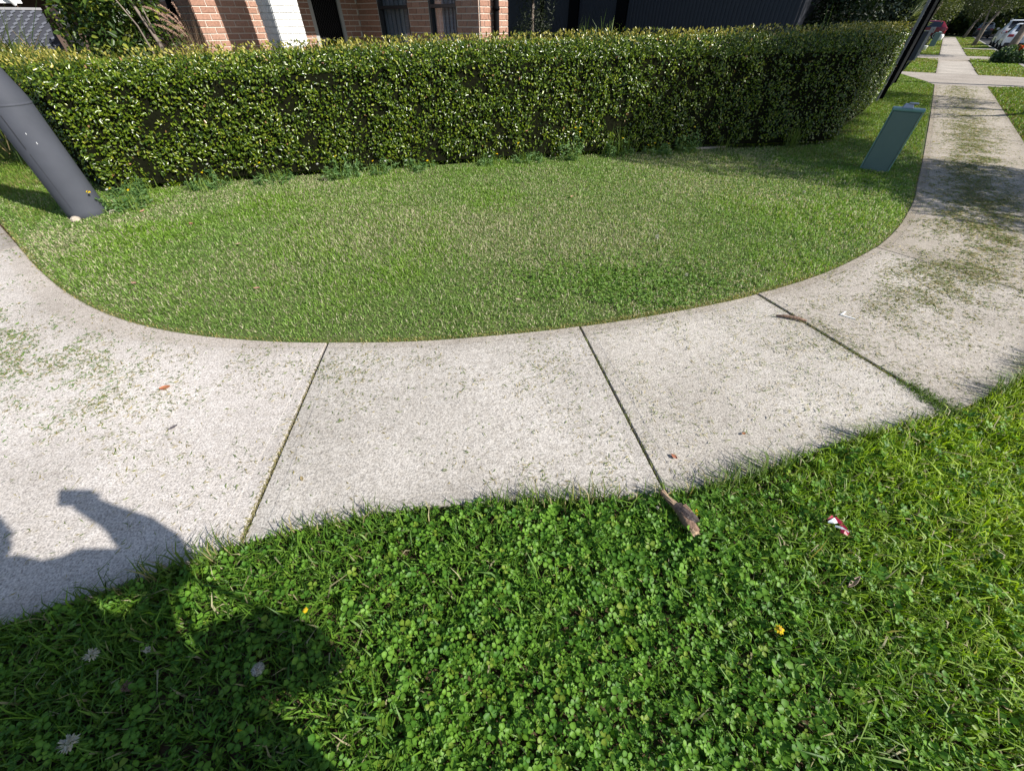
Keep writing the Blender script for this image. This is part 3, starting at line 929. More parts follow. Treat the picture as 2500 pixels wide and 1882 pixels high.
# ------------------------------------------------------------------ clippings on the path, growth in the joints
PATH = [tuple(p) for p in INNER[nearest(INNER, (-5.2, 3.95)):]] + [tuple(p) for p in OUTER[::-1]] + [(-5.6, -.7), (-6.2, 1.1)]
def clip_weight(x, y):
    s_, n_2 = SN(x, y)
    ri = dist_line(INNER, x, y)
    band = np.exp(-((ri - .62) / .34) ** 2)
    w = .11 * np.clip(fbm(x, y, 3, 110) * 3 - .9, 0, 1)
    w += .55 * band * np.clip((x - 1.0) / 1.6, 0, 1) * (fbm(x, y, 1.6, 111) > .42)
    w += 1.0 * band * np.clip((x - 2.6) / 1.0, 0, 1) * np.clip(fbm(x, y, 1.3, 113) * 2.2 - .5, 0, 1)
    w += .50 * np.exp(-((ri - .33) / .20) ** 2) * (x < .2) * (x > -2.9) * np.clip(fbm(x, y, 2.4, 115) * 2.4 - .75, 0, 1)
    w += 3.5 * np.exp(-(((x + 3.15) / .85) ** 2 + ((y - 1.90 + .45 * (x + 3.15)) / .20) ** 2)) * np.clip(fbm(x, y, 4, 117) * 2.4 - .7, 0, 1)
    w += .13 * (x > .0) * (x < 2.8)
    return np.clip(w, 0, 2.2) * (.25 + 1.5 * np.clip(fbm(x, y, 7, 119) * 2.4 - .7, 0, 1))
n = 420000
ia = nearest(INNER, (-5.2, 3.95))
sg = INNER[ia + 1:] - INNER[ia:-1]
sl = np.hypot(*sg.T)
ids = rng.choice(len(sl), n, p=sl / sl.sum())
off = rng.uniform(.01, 1.75, n)
fr = rng.random(n)
x = INNER[ia + ids, 0] + sg[ids, 0] * fr + sg[ids, 1] / sl[ids] * off
y = INNER[ia + ids, 1] + sg[ids, 1] * fr - sg[ids, 0] / sl[ids] * off
k = rng.random(n) < clip_weight(x, y) * np.clip(5.5 / np.hypot(x, y), .25, 1) * .62
x, y = x[k], y[k]
x = x + rng.normal(0, .015, len(x)); y = y + rng.normal(0, .015, len(x))
k = inside(PATH, x, y); x, y = x[k], y[k]
n = len(x)
c = mixc((.09, .14, .025), (.18, .23, .05), rng.random(n))
dk = rng.random(n) < .42; c[dk] = mixc((.26, .21, .085), (.40, .34, .17), rng.random(dk.sum()))
lf_ = x < -2.3; c[lf_ & ~dk] = mixc((.09, .19, .025), (.17, .28, .05), rng.random((lf_ & ~dk).sum()))
ln = rng.uniform(.010, .036, n) * np.where(rng.random(n) < .08, 1.7, 1) * np.clip(np.hypot(x, y) / 4, 1, 1.6)
wd = rng.uniform(.0022, .0048, n) * np.clip(np.hypot(x, y) / 3, 1, 2)
a = rng.uniform(0, 2 * PI, n)
d = np.stack([np.cos(a), np.sin(a), rng.normal(0, .12, n)], 1) * (ln / 2)[:, None]
s = np.stack([-np.sin(a), np.cos(a), rng.normal(0, .4, n)], 1) * (wd / 2)[:, None]
Pm = np.stack([x, y, rng.uniform(.005, .011, n)], 1)
bend = np.stack([-np.sin(a), np.cos(a), np.zeros(n)], 1) * (ln * rng.normal(0, .16, n))[:, None]
V = np.stack([Pm - d, Pm - s + bend, Pm + d, Pm + s + bend], 1).reshape(-1, 3)
k = np.arange(n) * 4
tag(obj('grass_clippings', np_mesh('clippings', V, [np.stack([k, k + 1, k + 2, k + 3], 1)], np.repeat(c, 4, 0)), M['grass']),
    'scattered mown grass clippings lying across the concrete footpath', 'grass clippings', kind='stuff')
q = []
for j, (a, b) in enumerate(joints[:4]):
    a, b = np.array(a), np.array(b)
    L_ = np.hypot(*(b - a))
    dens = (420, 190, 520, 60)[j]
    m_ = int(L_ * dens)
    t = rng.random(m_)
    if j == 0: t = np.clip(rng.beta(2.2, 1.0, m_), 0, 1)
    if j == 2: t = np.clip(rng.beta(1.7, 1.0, m_), 0, 1)
    p = a + (b - a) * t[:, None] + rng.normal(0, .006, (m_, 2))
    q.append(np.column_stack([p, np.full(m_, j), t]))
# grass tongue growing up the third joint
m_ = 900
t = rng.beta(3.2, 1.0, m_) * .36 + .66
a, b = np.array(joints[2][0]), np.array(joints[2][1])
p = a + (b - a) * t[:, None] + rng.normal(0, 1, (m_, 2)) * (.012 + .07 * (t - .62))[:, None]
q.append(np.column_stack([p, np.full(m_, 9), t]))
q = np.concatenate(q)
n = len(q)
c = mixc((.10, .13, .03), (.20, .22, .05), rng.random(n))
j0 = q[:, 2] == 0
c[j0] = mixc((.24, .22, .09), (.46, .40, .20), rng.random(j0.sum()))
j2 = q[:, 2] == 2
c[j2] = mixc((.10, .11, .03), (.24, .22, .06), rng.random(j2.sum()))
j9 = q[:, 2] == 9
c[j9] = mixc((.06, .13, .015), (.14, .22, .03), rng.random(j9.sum()))
hh = np.where(j9, rng.uniform(.02, .06, n), rng.uniform(.012, .035, n))
V, F, C = blades(np.column_stack([q[:, :2], np.full(n, -.025)]), rng.uniform(0, 2 * PI, n), hh + .018, rng.uniform(.003, .005, n), rng.uniform(.4, 1.2, n), c * .8, c)
tag(obj('joint_grass', np_mesh('joint_grass', V, F, C), M['grass']), 'dry grass and moss growing in the joints between slabs', 'grass', kind='stuff')

# ================================================================== the house behind the hedge
house = tag(empty('brick_house', W(6.85, -10.0)), 'red brick house with a white brick porch pillar and dark windows behind the hedge', 'house')
HL = Vector(W(6.85, -10.0))
def hp_(s, n, z):                       # house-local point
    x, y, _ = W(s, n)
    return Vector((x - HL.x, y - HL.y, z))
BR_L, BR_H, JO = .228, .072, .014
def brick_unit(length):
    b = MB(); b.box((0, 0, 0), (length, .014, BR_H))
    return b.mesh('brick', bevel=.002)
BM_FULL, BM_HALF = brick_unit(BR_L), brick_unit((BR_L - JO) / 2)
_brick_cache = {}
def brick_mesh(L):
    key = round(L, 3)
    if key not in _brick_cache:
        me = brick_unit(L); _brick_cache[key] = me
    return _brick_cache[key]
def wall(name, a, b, z0, z1, zb0, zb1, matb, matm, thick=.11, openings=(), phase=0.0, parent=None):
    """mortar backing from a to b (s,n), face on the right-hand side of a->b looking along it... bricks z in [zb0,zb1] are objects"""
    A, B = hp_(*a, 0), hp_(*b, 0)
    L = (B - A).length
    d = (B - A) / L
    nrm = Vector((d.y, -d.x, 0))          # outward
    ang = math.atan2(d.y, d.x)
    w = MB()
    cuts = sorted(openings)
    segs, cur = [], 0.0
    for o0, o1 in cuts:
        segs.append((cur, o0)); cur = o1
    segs.append((cur, L))
    for s0, s1 in segs:
        if s1 - s0 < .02: continue
        c = A + d * (s0 + s1) / 2 - nrm * thick / 2
        w.box((c.x, c.y, (z0 + z1) / 2), (s1 - s0, thick, z1 - z0), ang)
    wo_ = w.build(name, matm, parent or house)
    row0 = int(round(zb0 / .087))
    rest = MB()
    for r in range(int(z0 / .087), int(z1 / .087)):
        z = r * .087 + .0435
        for s0, s1 in segs:
            x = s0 - ((r % 2) * .5 + phase) * (BR_L + JO)
            while x < s1 - .01:
                e0, e1 = max(x, s0), min(x + BR_L, s1)
                if e1 - e0 > .03:
                    c = A + d * (e0 + e1) / 2 + nrm * .003
                    if zb0 <= z <= zb1:
                        me = brick_mesh(e1 - e0)
                        if not me.materials: me.materials.append(matb)
                        o = obj('brick', me, None, wo_)
                        o.data = me
                        if me.materials[0] is not matb:
                            me2 = me.copy(); me2.materials.clear(); me2.materials.append(matb); o.data = me2
                        o.location = c + Vector((0, 0, z)) + nrm * random.uniform(-.001, .002)
                        o.rotation_euler = (0, 0, ang)
                    else:
                        rest.box((c.x, c.y, z), (e1 - e0, .014, BR_H), ang)
                x += BR_L + JO
    if rest.v:
        ro = rest.build('brick_courses', matb, wo_)
        ro['kind'] = 'stuff'
    return wo_, A, d, nrm, ang
ZA, ZB = 1.28, 1.95
S1 = 3.585
# wall with the porch door: runs along s at n = -10, faces the right-hand street
wo1, A1, d1, n1_, ang1 = wall('front_wall', (S1, -10.0), (6.85, -10.0), 0, 2.75, ZA, ZB, M['brick_red'], M['mortar'], openings=[(5.72 - S1, 6.46 - S1)])
# left end wall, facing the left-hand street
wall('side_wall', (S1, -13.2), (S1, -10.014), 0, 2.75, ZA, ZB, M['brick_red'], M['mortar'], phase=.25)
# window wall
w1a, w1b = 10 - 9.30, 10 - 8.32
w2a, w2b = 10 - 7.72, 10 - 6.97
wo2, A2, d2, n2_, ang2 = wall('window_wall', (6.85, -9.985), (6.85, -6.40), 0, 2.75, ZA, ZB, M['brick_red'], M['mortar'], openings=[(w1a, w1b), (w2a, w2b)], phase=.4)
wall('end_wall', (6.864, -6.386), (7.62, -6.386), 0, 2.75, ZA, ZB, M['brick_red'], M['mortar'], phase=.1)
# below-sill brickwork in the window openings is hidden by the hedge: plain sills at 0.6 m
for a_, b_ in ((w1a, w1b), (w2a, w2b)):
    c = A2 + d2 * (a_ + b_) / 2
    wb = MB(); wb.box((c.x - n2_.x * .06, c.y - n2_.y * .06, .3), (b_ - a_ - .004, .1, .6), ang2)
    wb.build('window_apron', M['mortar'], house)
    win = MB()
    fw = .05
    def rect(p0, p1, z0, z1, dep, off, mb):
        cc = A2 + d2 * (p0 + p1) / 2 - n2_ * off
        mb.box((cc.x, cc.y, (z0 + z1) / 2), (p1 - p0, dep, z1 - z0), ang2)
    rect(a_, a_ + fw, .6, 2.3, .08, .05, win); rect(b_ - fw, b_, .6, 2.3, .08, .05, win)
    rect(a_ + fw, b_ - fw, 1.735, 1.785, .08, .05, win); rect(a_ + fw, b_ - fw, .6, .66, .08, .05, win); rect(a_ + fw, b_ - fw, 2.24, 2.3, .08, .05, win)
    wf = win.build('window', M['dark_frame'], house)
    for z0, z1 in ((.662, 1.733), (1.787, 2.238)):
        gl = MB(); rect(a_ + fw + .002, b_ - fw - .002, z0, z1, .006, .07, gl)
        gl.build('pane', M['pane'], wf)
    cu = MB()
    m_ = 14
    for i in range(m_):
        p0 = a_ + (b_ - a_) * (i / m_)
        rect(p0, p0 + (b_ - a_) / m_ * .92, .62, 2.24, .02, .16 + .025 * (i % 2), cu)
    cu.build('curtain', M['curtain'], wf)
# security door
c = A1 + d1 * (6.09 - S1)
dr = MB()
for p0, p1, z0, z1 in ((5.72, 5.80, 0, 2.15), (6.39, 6.46, 0, 2.15), (5.80, 6.39, 2.07, 2.15)):
    cc = A1 + d1 * ((p0 + p1) / 2 - S1) - n1_ * .03
    dr.box((cc.x, cc.y, (z0 + z1) / 2), (p1 - p0, .06, z1 - z0), ang1)
door = dr.build('door', M['pale_frame'], house)
dp = MB()
cc = A1 + d1 * (6.095 - S1) - n1_ * .06
dp.box((cc.x, cc.y, 1.03), (.59, .03, 2.06), ang1)
dp.build('door_leaf', M['black_steel'], door)
lat = MB()
for k in range(-14, 22):
    for sg in (1, -1):
        x0 = k * .055
        for j in range(24):
            z0 = 1.2 + j * .0385
            u0 = (x0 + sg * j * .0275); u1 = u0 + sg * .0275
            if -.26 < u0 < .26 and -.26 < u1 < .26:
                p = A1 + d1 * (6.095 - S1 + u0) - n1_ * .036; q_ = A1 + d1 * (6.095 - S1 + u1) - n1_ * .036
                t_ = .0035
                lat.add([(p.x, p.y, z0 - t_), (q_.x, q_.y, z0 + .0385 - t_), (q_.x, q_.y, z0 + .0385 + t_), (p.x, p.y, z0 + t_)], [(0, 1, 2, 3)])
lo = lat.build('door_mesh', flat('door_mesh', (.045, .04, .04), .5), door); lo['kind'] = 'stuff'
# white painted pillar of the porch
PILS, PILN, PW = 4.55, -8.94, .47
for (aa, bb) in (((PILS - PW / 2, PILN + PW / 2), (PILS + PW / 2, PILN + PW / 2)), ((PILS - PW / 2, PILN - PW / 2), (PILS - PW / 2, PILN + PW / 2 - .014))):
    wall('pillar', aa, bb, 0, 3.05, ZA, ZB, M['brick_white'], M['mortar_white'], thick=.2)
# eaves, porch roof, downpipes
rf = MB()
for a_, b_, n0_, n1__ in ((S1 - .4, 6.9, -13.4, -9.62), (6.45, 9.4, -10.2, -6.0), (5.15, 6.45, -9.62, -8.5)):
    x0 = [hp_(a_, n0_, 2.75), hp_(b_, n0_, 2.75), hp_(b_, n1__, 2.75), hp_(a_, n1__, 2.75)]
    rf.add([(p.x, p.y, 2.46) for p in x0] + [(p.x, p.y, 2.60) for p in x0], [(3, 2, 1, 0), (4, 5, 6, 7), (0, 1, 5, 4), (1, 2, 6, 5), (2, 3, 7, 6), (3, 0, 4, 7)])
rf.build('eaves', M['brown_fascia'], house)
rt = MB()
pk = [hp_(S1 - .5, -13.6, 2.61), hp_(9.5, -13.6, 2.61), hp_(9.5, -5.9, 2.61), hp_(6.4, -9.6, 2.61), hp_(S1 - .5, -9.6, 2.61), hp_(6.2, -11.2, 4.3)]
rt.add([tuple(p) for p in pk], [(0, 1, 5), (1, 2, 5), (2, 3, 5), (3, 4, 5), (4, 0, 5), (4, 3, 2, 1, 0)])
rt.build('roof', M['roof'], house)
for s_, n_2 in ((S1 - .075, -10.75), (7.20, -6.30)):
    p = hp_(s_, n_2, 0)
    dpipe = MB(); dpipe.tube([(p.x, p.y, 0), (p.x, p.y, 2.5)], .05, 10)
    for z in (1.72, .6): dpipe.lathe([(.062, -.025), (.062, .025)], (p.x, p.y, z), 10)
    dpipe.build('downpipe', M['black_steel'], house, True)
# body behind the walls so nothing shows through
bk = MB()
pp = [hp_(*q_, 0) for q_ in ((S1 + .12, -13.2), (S1 + .12, -10.35), (7.32, -10.35), (7.32, -6.53), (7.58, -6.53), (7.58, -13.2))]
bk.prism([(p.x, p.y) for p in pp], 0, 2.45)
bk.build('inner_wall', M['dark_frame'], house)

# dark steel garage to the right of the house: faces the left-hand street
gar = tag(empty('garage', W(12.0, -6.0)), 'dark charcoal steel garage wall with ribbed cladding standing right of the brick house', 'garage')
GL = Vector(W(12.0, -6.0))
def gp(s, n, z=0):
    x, y, _ = W(s, n); return Vector((x - GL.x, y - GL.y, z))
def gbox(mb, s0, s1, n0, n1, z0, z1):
    vs = [gp(s0, n0), gp(s1, n0), gp(s1, n1), gp(s0, n1)]
    mb.add([(p.x, p.y, z0) for p in vs] + [(p.x, p.y, z1) for p in vs], [(3, 2, 1, 0), (4, 5, 6, 7), (0, 1, 5, 4), (1, 2, 6, 5), (2, 3, 7, 6), (3, 0, 4, 7)])
b = MB(); gbox(b, 12.06, 14.5, -11.4, -2.35, 0, 2.7); b.build('garage_body', M['dark_cladding'], gar)
for n0, n1, mt in ((-11.35, -8.86, 'dark_cladding'), (-8.78, -7.92, 'dark_cladding'), (-7.62, -6.52, 'dark_cladding')):
    b = MB(); gbox(b, 12.03, 12.055, n0, n1, .02, 2.6)
    k = n0 + .03
    while k < n1 - .03:
        gbox(b, 12.022, 12.029, k, k + .02, .02, 2.6); k += .045
    b.build('panel', M[mt], gar)
for n0, n1 in ((-7.91, -7.63), (-6.51, -6.22), (-8.85, -8.79)):
    b = MB(); gbox(b, 11.97, 12.055, n0, n1, 0, 2.62); b.build('post', M['black_steel'], gar)
b = MB(); gbox(b, 12.03, 12.055, -6.21, -2.40, .02, 2.6); ribp = b.build('ribbed_panel', M['dark_cladding'], gar)
k = -6.18
rb = MB()
while k < -2.43:
    gbox(rb, 12.012, 12.029, k, k + .035, .02, 2.6); k += .085
r_ = rb.build('rib', M['dark_cladding'], ribp); r_['kind'] = 'stuff'
b = MB(); gbox(b, 11.5, 14.9, -11.6, -2.1, 2.702, 2.84); b.build('roof', M['roof'], gar)

# tall dark shrubs between garage and street, left shrub, conifer, grass plumes
def leafcloud(ells, count, L0, L1, ratio, ca, cb, young_or_lit=None, up=.3, density=None, surf=.55, gap=2.0):
    """leaves through ellipsoids (cx,cy,cz,rx,ry,rz)"""
    vols = np.array([e[3] * e[4] * e[5] for e in ells]) ** .8
    idx = rng.choice(len(ells), count, p=vols / vols.sum())
    E = np.array(ells)[idx]
    u = randunit(count)
    r = rng.random(count) ** (1 / 3) * (1 - surf) + surf * (1 - rng.random(count) ** 2 * .35)
    r = np.clip(r, 0, 1.08)
    P = E[:, :3] + u * E[:, 3:] * r[:, None]
    nz = fbm(P[:, 0] * 1.0 + P[:, 2] * .7, P[:, 1] + P[:, 2] * .8, gap, int(ells[0][0] * 3) % 50)
    k = rng.random(count) < np.clip(nz * 2.6 - .55, 0, 1)
    k &= P[:, 2] > .02
    P, u = P[k], u[k]
    n = len(P)
    nn = u * .6 + randunit(n) * .8 + np.array([0, 0, up])
    T = u * .5 + randunit(n)
    c = mixc(ca, cb, rng.random(n) ** 1.2)
    if young_or_lit:
        y = rng.random(n) < young_or_lit[0]
        c[y] = mixc(young_or_lit[1], young_or_lit[2], rng.random(y.sum()))
    L = rng.uniform(L0, L1, n)
    return leaves(P, nn, T, L, L * ratio, c, .2, .12)
def plant(name, base, label, cat, clouds, stems=(), mat='foliage', stem_mat='bark', group=None, leafname='foliage'):
    r = tag(empty(name, base), label, cat, group)
    V, F, C = join(clouds)
    f = obj(leafname, np_mesh(name + '_leaves', V - np.array(base)[None], F, C), M[mat], r)
    f['kind'] = 'stuff'
    for path, rad in stems:
        mb = MB(); mb.tube([Vector(p) - Vector(base) for p in path], rad, 7)
        mb.build('trunk' if cat == 'tree' else 'stem', M[stem_mat], r, True)
    return r

# left-hand shrub with pale branches
b = W(2.55, -10.3)
ctr = np.array(b)
cl = leafcloud([(b[0], b[1], 1.15, .62, .55, 1.0), (b[0] - .35, b[1] + .1, 1.5, .5, .45, .7), (b[0] - .75, b[1] + .1, 1.45, .38, .38, .6), (b[0] + .45, b[1] + .15, 1.0, .45, .4, .85), (b[0] + .1, b[1], 1.9, .6, .5, .5)],
               7600, .06, .12, .42, (.022, .055, .010), (.085, .14, .018), (.16, (.20, .24, .03), (.30, .33, .05)), up=.5, gap=2.6)
q = W(2.75, -9.75)
plant('glossy_shrub', b, 'broad glossy-leaved shrub with a pale forked branch above the left end of the hedge', 'shrub', [cl],
      [([(q[0] + .1, q[1], 0), (q[0] + .05, q[1], 1.3), (q[0] - .12, q[1] + .05, 1.75), (q[0] - .26, q[1] + .05, 2.3)], [.035, .030, .022, .012]),
       ([(q[0] + .045, q[1], 1.42), (q[0] + .06, q[1] - .03, 1.7)], [.016, .008]),
       ([(q[0] + .1, q[1] - .1, 0), (q[0] - .1, q[1] - .1, 1.5), (q[0] - .3, q[1] - .15, 2.0)], [.018, .012, .006])], stem_mat='pale_bark')
# ornamental grass with pinkish plumes
b = W(3.15, -9.35)
r = tag(empty('fountain_grass', b), 'clump of dry pinkish fountain grass plumes beside the black downpipe', 'ornamental grass')
n = 420
a = rng.uniform(0, 2 * PI, n)
P = np.stack([rng.normal(0, .10, n), rng.normal(0, .10, n), np.zeros(n)], 1)
V1 = blades(P, a, rng.uniform(1.0, 1.75, n), rng.uniform(.006, .010, n), rng.uniform(.05, .45, n), mixc((.16, .13, .06), (.26, .20, .11), rng.random(n)), mixc((.22, .15, .09), (.34, .22, .15), rng.random(n)))
o = obj('blades', np_mesh('fountain_blades', *V1), M['dry'], r); o['kind'] = 'stuff'
for i in range(13):
    an = random.uniform(2.2, 5.2); ln = random.uniform(.15, .42); z0 = random.uniform(1.35, 1.62)
    p0 = Vector((math.cos(an) * ln * .5, math.sin(an) * ln * .5, z0)); p1 = p0 + Vector((math.cos(an) * .12, math.sin(an) * .12, .12)); p2 = p1 + Vector((math.cos(an) * .12, math.sin(an) * .12, .02))
    m_ = 260
    t = rng.random(m_)
    ctrp = np.outer((1 - t) ** 2, p0) + np.outer(2 * t * (1 - t), p1) + np.outer(t ** 2, p2)
    hair = randunit(m_) * .8 + np.array(p2 - p0)[None] / .25 * .5
    V = leaves(ctrp, randunit(m_), hair, rng.uniform(.014, .026, m_), np.full(m_, .003), mixc((.42, .26, .19), (.60, .42, .32), rng.random(m_)), 0, 0)
    o = obj('plume', np_mesh('plume', *V), M['dry'], r)
# far-left grassy plant
b = W(.75, -9.6)
r = tag(empty('strappy_plant', b), 'arching strap-leaved plant at the far left beside the slotted metal screen', 'plant')
n = 900
P = np.stack([rng.normal(0, .22, n), rng.normal(0, .22, n), rng.uniform(0, .6, n)], 1)
c = mixc((.045, .085, .012), (.12, .15, .03), rng.random(n)); st = rng.random(n) < .15; c[st] = (.33, .25, .12)
V1 = blades(P, rng.uniform(0, 2 * PI, n), rng.uniform(.8, 1.5, n), rng.uniform(.012, .022, n), rng.uniform(.2, .8, n), c * .7, c)
o = obj('blades', np_mesh('strap_blades', *V1), M['foliage'], r); o['kind'] = 'stuff'
# dark conifer by the end of the house
b = W(9.2, -7.0)
cl = leafcloud([(b[0], b[1], 1.0, .50, .45, 1.0), (b[0] + .05, b[1], 1.8, .45, .42, .9), (b[0] - .3, b[1] - .1, .8, .3, .3, .8)], 9000, .03, .06, .22, (.012, .022, .008), (.040, .055, .018), up=.6, gap=3.5)
plant('dark_conifer', b, 'dark upright conifer in shade between the brick house and the garage', 'tree', [cl], [([b, (b[0], b[1], 2.2)], [.06, .02])], leafname='crown')

# slotted metal screen and gutter at far left
scr = tag(empty('metal_screen', W(1.0, -12.0)), 'slotted blue-grey metal screen seen above the left end of the hedge', 'screen')
SL = Vector(W(1.0, -12.0))
def sp(s, n, z=0):
    x, y, _ = W(s, n); return Vector((x - SL.x, y - SL.y, z))
mb = MB(); A_, B_ = sp(.55, -12.0), sp(1.93, -12.0)
c = (A_ + B_) / 2
mb.box((c.x, c.y, .85), (1.38, .04, 1.69), ROT_S); mb.build('sheet', M['panel_dark'], scr)
mb = MB(); mb.box((c.x, c.y, 1.705), (1.40, .06, .03), ROT_S); mb.build('rail', M['grey_steel'], scr)
dash = MB(); dash.box((0, 0, 0), (.075, .012, .022)); dme = dash.mesh('slot')
dme.materials.append(M['panel_dash'])
row = 0
z = 1.20
while z < 1.67:
    x = .60 + (row % 2) * .06
    while x < 1.88:
        p = sp(x, -11.975, z)
        o = obj('slot', dme, None, scr); o.location = p; o.rotation_euler = (.0, -.35, ROT_S)
        x += .12
    z += .047; row += 1
# brick return at right of the screen
bw = tag(empty('garden_wall', W(2.0, -12.0)), 'short brick pier standing behind the shrub at the right edge of the metal screen', 'wall')
BWL = Vector(W(2.0, -12.0))
_HLsave = HL.copy(); HL = BWL
wall('wall_face', (2.02, -12.0), (2.02, -11.35), 0, 1.75, 1.28, 1.75, M['brick_red'], M['mortar'], parent=bw)
HL = _HLsave
# dark carport and its white gutter behind
cp = tag(empty('carport', W(1.5, -12.9)), 'dark carport with a white gutter and downpipe behind the slotted screen', 'carport')
CL = Vector(W(1.5, -12.9))
def cpx(s, n, z): 
    x, y, _ = W(s, n); return (x - CL.x, y - CL.y, z)
mb = MB(); c = cpx(.6, -13.6, 1.3); mb.box((c[0], c[1], 1.3), (5.4, .1, 2.6), ROT_S); mb.build('back_wall', M['brown_fascia'], cp)
mb = MB(); c = cpx(1.1, -12.75, 1.815); mb.box(c, (1.5, .12, .07), ROT_S); mb.build('gutter', M['white_paint'], cp)
mb = MB(); c = cpx(1.74, -12.7, 0); mb.tube([(c[0], c[1], 0), (c[0], c[1], 1.78)], .03, 8); mb.build('downpipe', M['brown_fascia'], cp)
mb = MB(); mb.tube([cpx(1.66, -12.60, 1.90), cpx(1.74, -12.66, 1.76)], .028, 8); mb.build('spout', M['white_paint'], cp)
mb = MB(); c = cpx(.6, -13.2, 2.10); mb.box(c, (5.4, .8, .3), ROT_S); mb.build('roof', M['roof'], cp)

# dark shrubs right of garage
for i, (s_, n_2, lab, cnt, rr, young_or_lit) in enumerate((
        (13.2, -1.75, 'tall dark shrub in deep shade behind the right half of the hedge', 15000, .75, None),
        (16.6, -1.35, 'shrub with shiny pale-lit leaves just left of the black steel post', 12000, .75, (.25, (.20, .26, .16), (.40, .46, .36))),  # pale share of leaves: white sun glints painted into the leaf colour
        (19.5, -3.2, 'large dark tree-like shrub filling the gap behind the black post', 16000, 1.5, None))):
    b = W(s_, n_2)
    cl = leafcloud([(b[0], b[1], 1.2, rr, rr, 1.1), (b[0] + .1, b[1] + .2, 2.1, rr * .9, rr * .9, .9), (b[0] - .4, b[1] + .2, 1.6, rr * .8, rr * .8, 1.2)], cnt, .05, .09, .45,
                   (.010, .024, .008), (.035, .060, .016), young_or_lit, gap=2.4)
    plant('tall_shrub', b, lab, 'shrub', [cl], [([b, (b[0], b[1], 1.4)], [.06, .03]), ([(b[0] + .3, b[1] + .1, 0), (b[0] + .34, b[1] + .1, 1.7)], [.016, .01])])

# ================================================================== street furniture
# grey pole at the left
px_, py_ = -4.715, 4.40
pole = tag(empty('street_pole', (px_, py_, 0)), 'thick dark grey painted steel pole standing at the left end of the lawn', 'pole')
mb = MB(); mb.lathe([(.178, -.05), (.176, .06), (.172, .5), (.168, 1.02), (.162, 1.06), (.118, 1.28), (.112, 1.34), (.100, 4.5), (.085, 7.5)], seg=32)
mb.build('shaft', M['pole'], pole, True)
mb = MB(); mb.lathe([(.168, .985), (.171, .99), (.171, 1.000), (.168, 1.005)], seg=32); mb.build('seam', M['pole'], pole, True)
cam_ang = math.atan2(-py_, -px_)
mb = MB()
for dz0, dz1, da in ((.10, .62, -.62), (.66, .93, -.62)):
    a = cam_ang + da
    mb.tube([(math.cos(a) * .1745, math.sin(a) * .1745, dz0), (math.cos(a) * .1715, math.sin(a) * .1715, dz1)], .0022, 5)
mb.build('weld_line', M['dark_frame'], pole)
sc = MB()
for a, z, l in ((.1, .78, .014), (.25, .70, .018)):
    a_ = cam_ang - .25 + a
    r0 = .1725
    sc.box((math.cos(a_) * r0, math.sin(a_) * r0, z), (.002, .005, l), a_)
sc.build('scuff_mark', M['pole_scuff'], pole)
for (x, y, r) in ((-4.69, 4.20, .045), (-4.45, 4.42, .04)):
    st = MB(); st.lathe([(r * .5, -.02), (r, .0), (r * .9, r * .6), (r * .35, r * .95)], seg=9)
    tag(st.build('stone', M['stone'], None, False, loc=(x, y, 0)), 'small tan stone at the foot of the grey pole, ' + ('toward the lawn' if x < -4.5 else 'beside the hedge weeds'), 'stone', 'stones at the pole foot')

# green utility box
bx, by = 5.165, 6.07
gb = tag(empty('utility_box', (bx, by, 0), math.atan2(-by, -bx) + PI / 2 + .06), 'tall green plastic utility box with a grey bracket on top beside the footpath', 'utility box')
mb = MB(); mb.box((0, .07, .345), (.315, .14, .71), 0, .985); bme = mb.build('body', M['green_box'], gb, False, .014)
mb = MB(); mb.box((0, .07, .715), (.345, .165, .035)); mb.build('cap', M['green_rim'], gb, False, .011)
mb = MB(); mb.box((.163, .0, .36), (.012, .02, .68)); mb.box((-.163, .0, .36), (.012, .02, .68)); mb.build('edge_rim', M['green_rim'], gb, False, .004)
mb = MB(); mb.box((-.02, .05, .755), (.12, .09, .045), 0, .75); mb.box((.02, .03, .785), (.10, .05, .016)); mb.build('bracket', M['lav_metal'], gb, False, .006)
mb = MB(); mb.box((.08, -.005, .005), (.09, .05, .03)); mb.build('base_clip', M['grey_steel'], gb, False, .006)
bx2, by2 = W(56.5, -.08)[:2]
gb2 = tag(empty('utility_box', (bx2, by2, 0), math.atan2(-by2, -bx2) + PI / 2), 'small distant green utility box in the grass beyond the second driveway', 'utility box')
mb = MB(); mb.box((0, .07, .42), (.40, .16, .86)); mb.build('body', M['green_box'], gb2, False, .014)
mb = MB(); mb.box((0, .07, .87), (.43, .19, .05)); mb.build('cap', M['green_rim'], gb2, False, .011)
mb = MB(); mb.box((.05, .05, .93), (.16, .1, .06)); mb.build('bracket', M['plastic_white'], gb2, False, .006)

# tall black fence seen edge-on past the end of the hedge
fe = tag(empty('black_fence', W(16.2, -.47)), 'tall black steel fence seen edge-on beyond the right end of the hedge', 'fence')
FL = Vector(W(16.2, -.47))
def fbox(mb, s0, s1, n0, n1, z0, z1):
    vs = [Vector(W(a, b)) - FL for a, b in ((s0, n0), (s1, n0), (s1, n1), (s0, n1))]
    mb.add([(p.x, p.y, z0) for p in vs] + [(p.x, p.y, z1) for p in vs], [(3, 2, 1, 0), (4, 5, 6, 7), (0, 1, 5, 4), (1, 2, 6, 5), (2, 3, 7, 6), (3, 0, 4, 7)])
for s_, w_ in ((16.55, .10), (21.3, .10)):
    mb = MB(); fbox(mb, s_ - .05, s_ + .05, -.52, -.42, -.02, 2.6); mb.build('post', M['black_steel'], fe)
z = .10
while z < 2.5:
    mb = MB(); fbox(mb, 16.61, 21.24, -.485, -.465, z, z + .14); mb.build('slat', M['black_steel'], fe); z += .147
